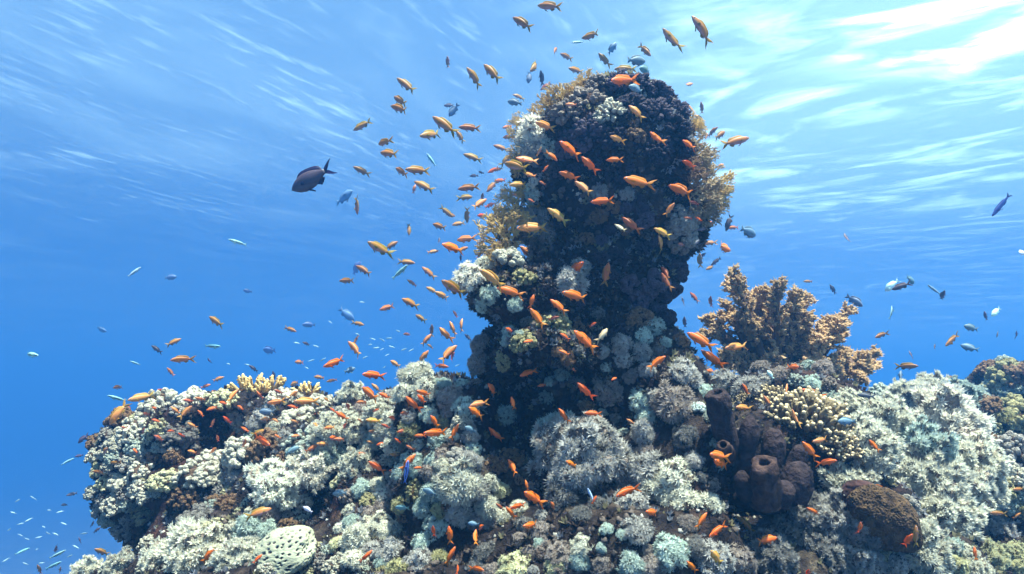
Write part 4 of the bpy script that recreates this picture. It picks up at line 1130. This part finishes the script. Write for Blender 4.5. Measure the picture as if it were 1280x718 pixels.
# specks of tiny silver fry glinting in the blue
FRY = [(453,378),(497,414),(478,425),(486,423),(490,434),(484,444),(477,437),(481,459),(437,465),(470,435),(511,457),(514,438),(505,437),(572,457),(389,451),(395,433),(403,450),(383,460),(371,429),(285,455),(309,456),(413,403),(466,424),(456,447),(447,418),(462,431)]
FRY2 = [(36,650),(55,659),(60,667),(25,669),(8,700),(52,704),(42,623),(62,638),(16,641),(95,684),(33,674),(32,705),(46,687),(80,655),(75,640),(22,626),(12,662),(88,695),(48,672),(70,668),(26,655)]
for lst, lab, g in ((FRY, 'tiny silver fry glinting in the open water above the left reef', 'silver fry above the left reef'), (FRY2, 'tiny silver fry glinting in deep blue water at lower left', 'silver fry in the lower left water')):
    for i, (px, py) in enumerate(lst):
        o = link('silver_fry', FAR[('thin', i % 3)])
        rnd = random.Random(i * 7 + px)
        d = rnd.uniform(4.5, 6.5); h = hit(px, py)
        if h: d = min(d, h[2] - .1)
        L = rnd.uniform(6, 10)
        o.rotation_euler = (rnd.uniform(-.3, .3), rnd.uniform(-.6, .6), rnd.choice((0, pi)) + rnd.uniform(-.5, .5))
        o.location = P(px, py, d); o.scale = (L * d / FPX,) * 3; o.color = (.36, .52, .54, 1)
        tag(o, lab, 'fish', g)

# ------------------------------------------------------------------ labels that single each thing out
LM = [('the top of the column', 778, 98), ('the pink-white column tuft', 672, 168), ('the left golden twigs', 636, 288), ('the right golden twigs', 878, 222), ('the grey knobs on the column', 855, 288), ("the column's white-tufted ledge", 588, 350),
      ('the brown bush coral', 985, 420), ('the tube sponges', 950, 575), ('the pale-tipped finger coral', 1012, 518), ('the brown dome coral', 1108, 645), ('the dotted brain coral', 355, 690), ('the broad feathery mound', 724, 566), ('the cream skyline ball', 520, 475),
      ('the staghorn ridge', 325, 482), ('the big dark fish', 391, 223), ('the lone violet fish', 1251, 257), ("the reef's left tip", 135, 620), ('the rusty brown crust', 640, 573), ('the shaggy white pair', 365, 602), ('the shaggy white crest', 1180, 535), ('the grey fuzzy fan', 685, 297),
      ('the dark cave', 665, 515), ('the surface glare', 1190, 60), ('the bottom left corner', 20, 715), ('the bottom right corner', 1270, 712), ("the column's black face", 770, 300), ("the column's foot", 800, 440), ('the olive column shelf', 688, 410), ('the upright striped wrasse', 508, 592), ('the cream pompom trio', 840, 612), ('the far right coral head', 1262, 490), ('the shaggy lower left mound', 250, 690), ('the left reef crest', 215, 508)]
def rel(px, py, skip=0):
    c = sorted(LM, key=lambda m: (m[1] - px) ** 2 + (m[2] - py) ** 2)[skip]
    dx, dy = px - c[1], py - c[2]
    dist = math.hypot(dx, dy)
    if dist < 14: return 'right at ' + c[0]
    a = int(((math.degrees(math.atan2(-dy, dx)) + 22.5) % 360) // 45)
    w = ['right of', 'above-right of', 'above', 'above-left of', 'left of', 'below-left of', 'below', 'below-right of'][a]
    return ('just ' if dist < 42 else 'well ' if dist > 115 else '') + w + ' ' + c[0]
ORD = ['second', 'third', 'fourth', 'fifth', 'sixth', 'seventh', 'eighth', 'ninth']
def resolve(items):
    for t in items: t['lab'] = f"{t['pre']} {t['noun']}{t['post']} {rel(t['px'], t['py'])}"
    def clash():
        g = {}
        for t in items: g.setdefault(t['lab'], []).append(t)
        return [v for v in g.values() if len(v) > 1]
    for v in clash():
        big = sorted(v, key=lambda t: -t['r'])
        if len(v) == 2 and big[0]['r'] > big[1]['r'] * 1.35:
            big[0]['lab'] += ', larger one'; big[1]['lab'] += ', smaller one'; continue
        xs = [t['px'] for t in v]; ys = [t['py'] for t in v]
        horiz = max(xs) - min(xs) >= max(ys) - min(ys)
        v.sort(key=lambda t: t['px'] if horiz else t['py'])
        for i, t in enumerate(v):
            if horiz: s = 'leftmost' if i == 0 else 'rightmost' if i == len(v) - 1 else ORD[i - 1] + ' from left'
            else: s = 'topmost' if i == 0 else 'lowest' if i == len(v) - 1 else ORD[i - 1] + ' from top'
            t['lab'] += ', ' + s
    left = clash()
    for v in left: print('CLASH', v[0]['lab'], len(v))
    for t in items:
        if len(t['lab'].split()) > 16: print('LONG', t['lab'])
        tag(t['o'], t['lab'], t['cat'], t['group'])
resolve(THINGS)
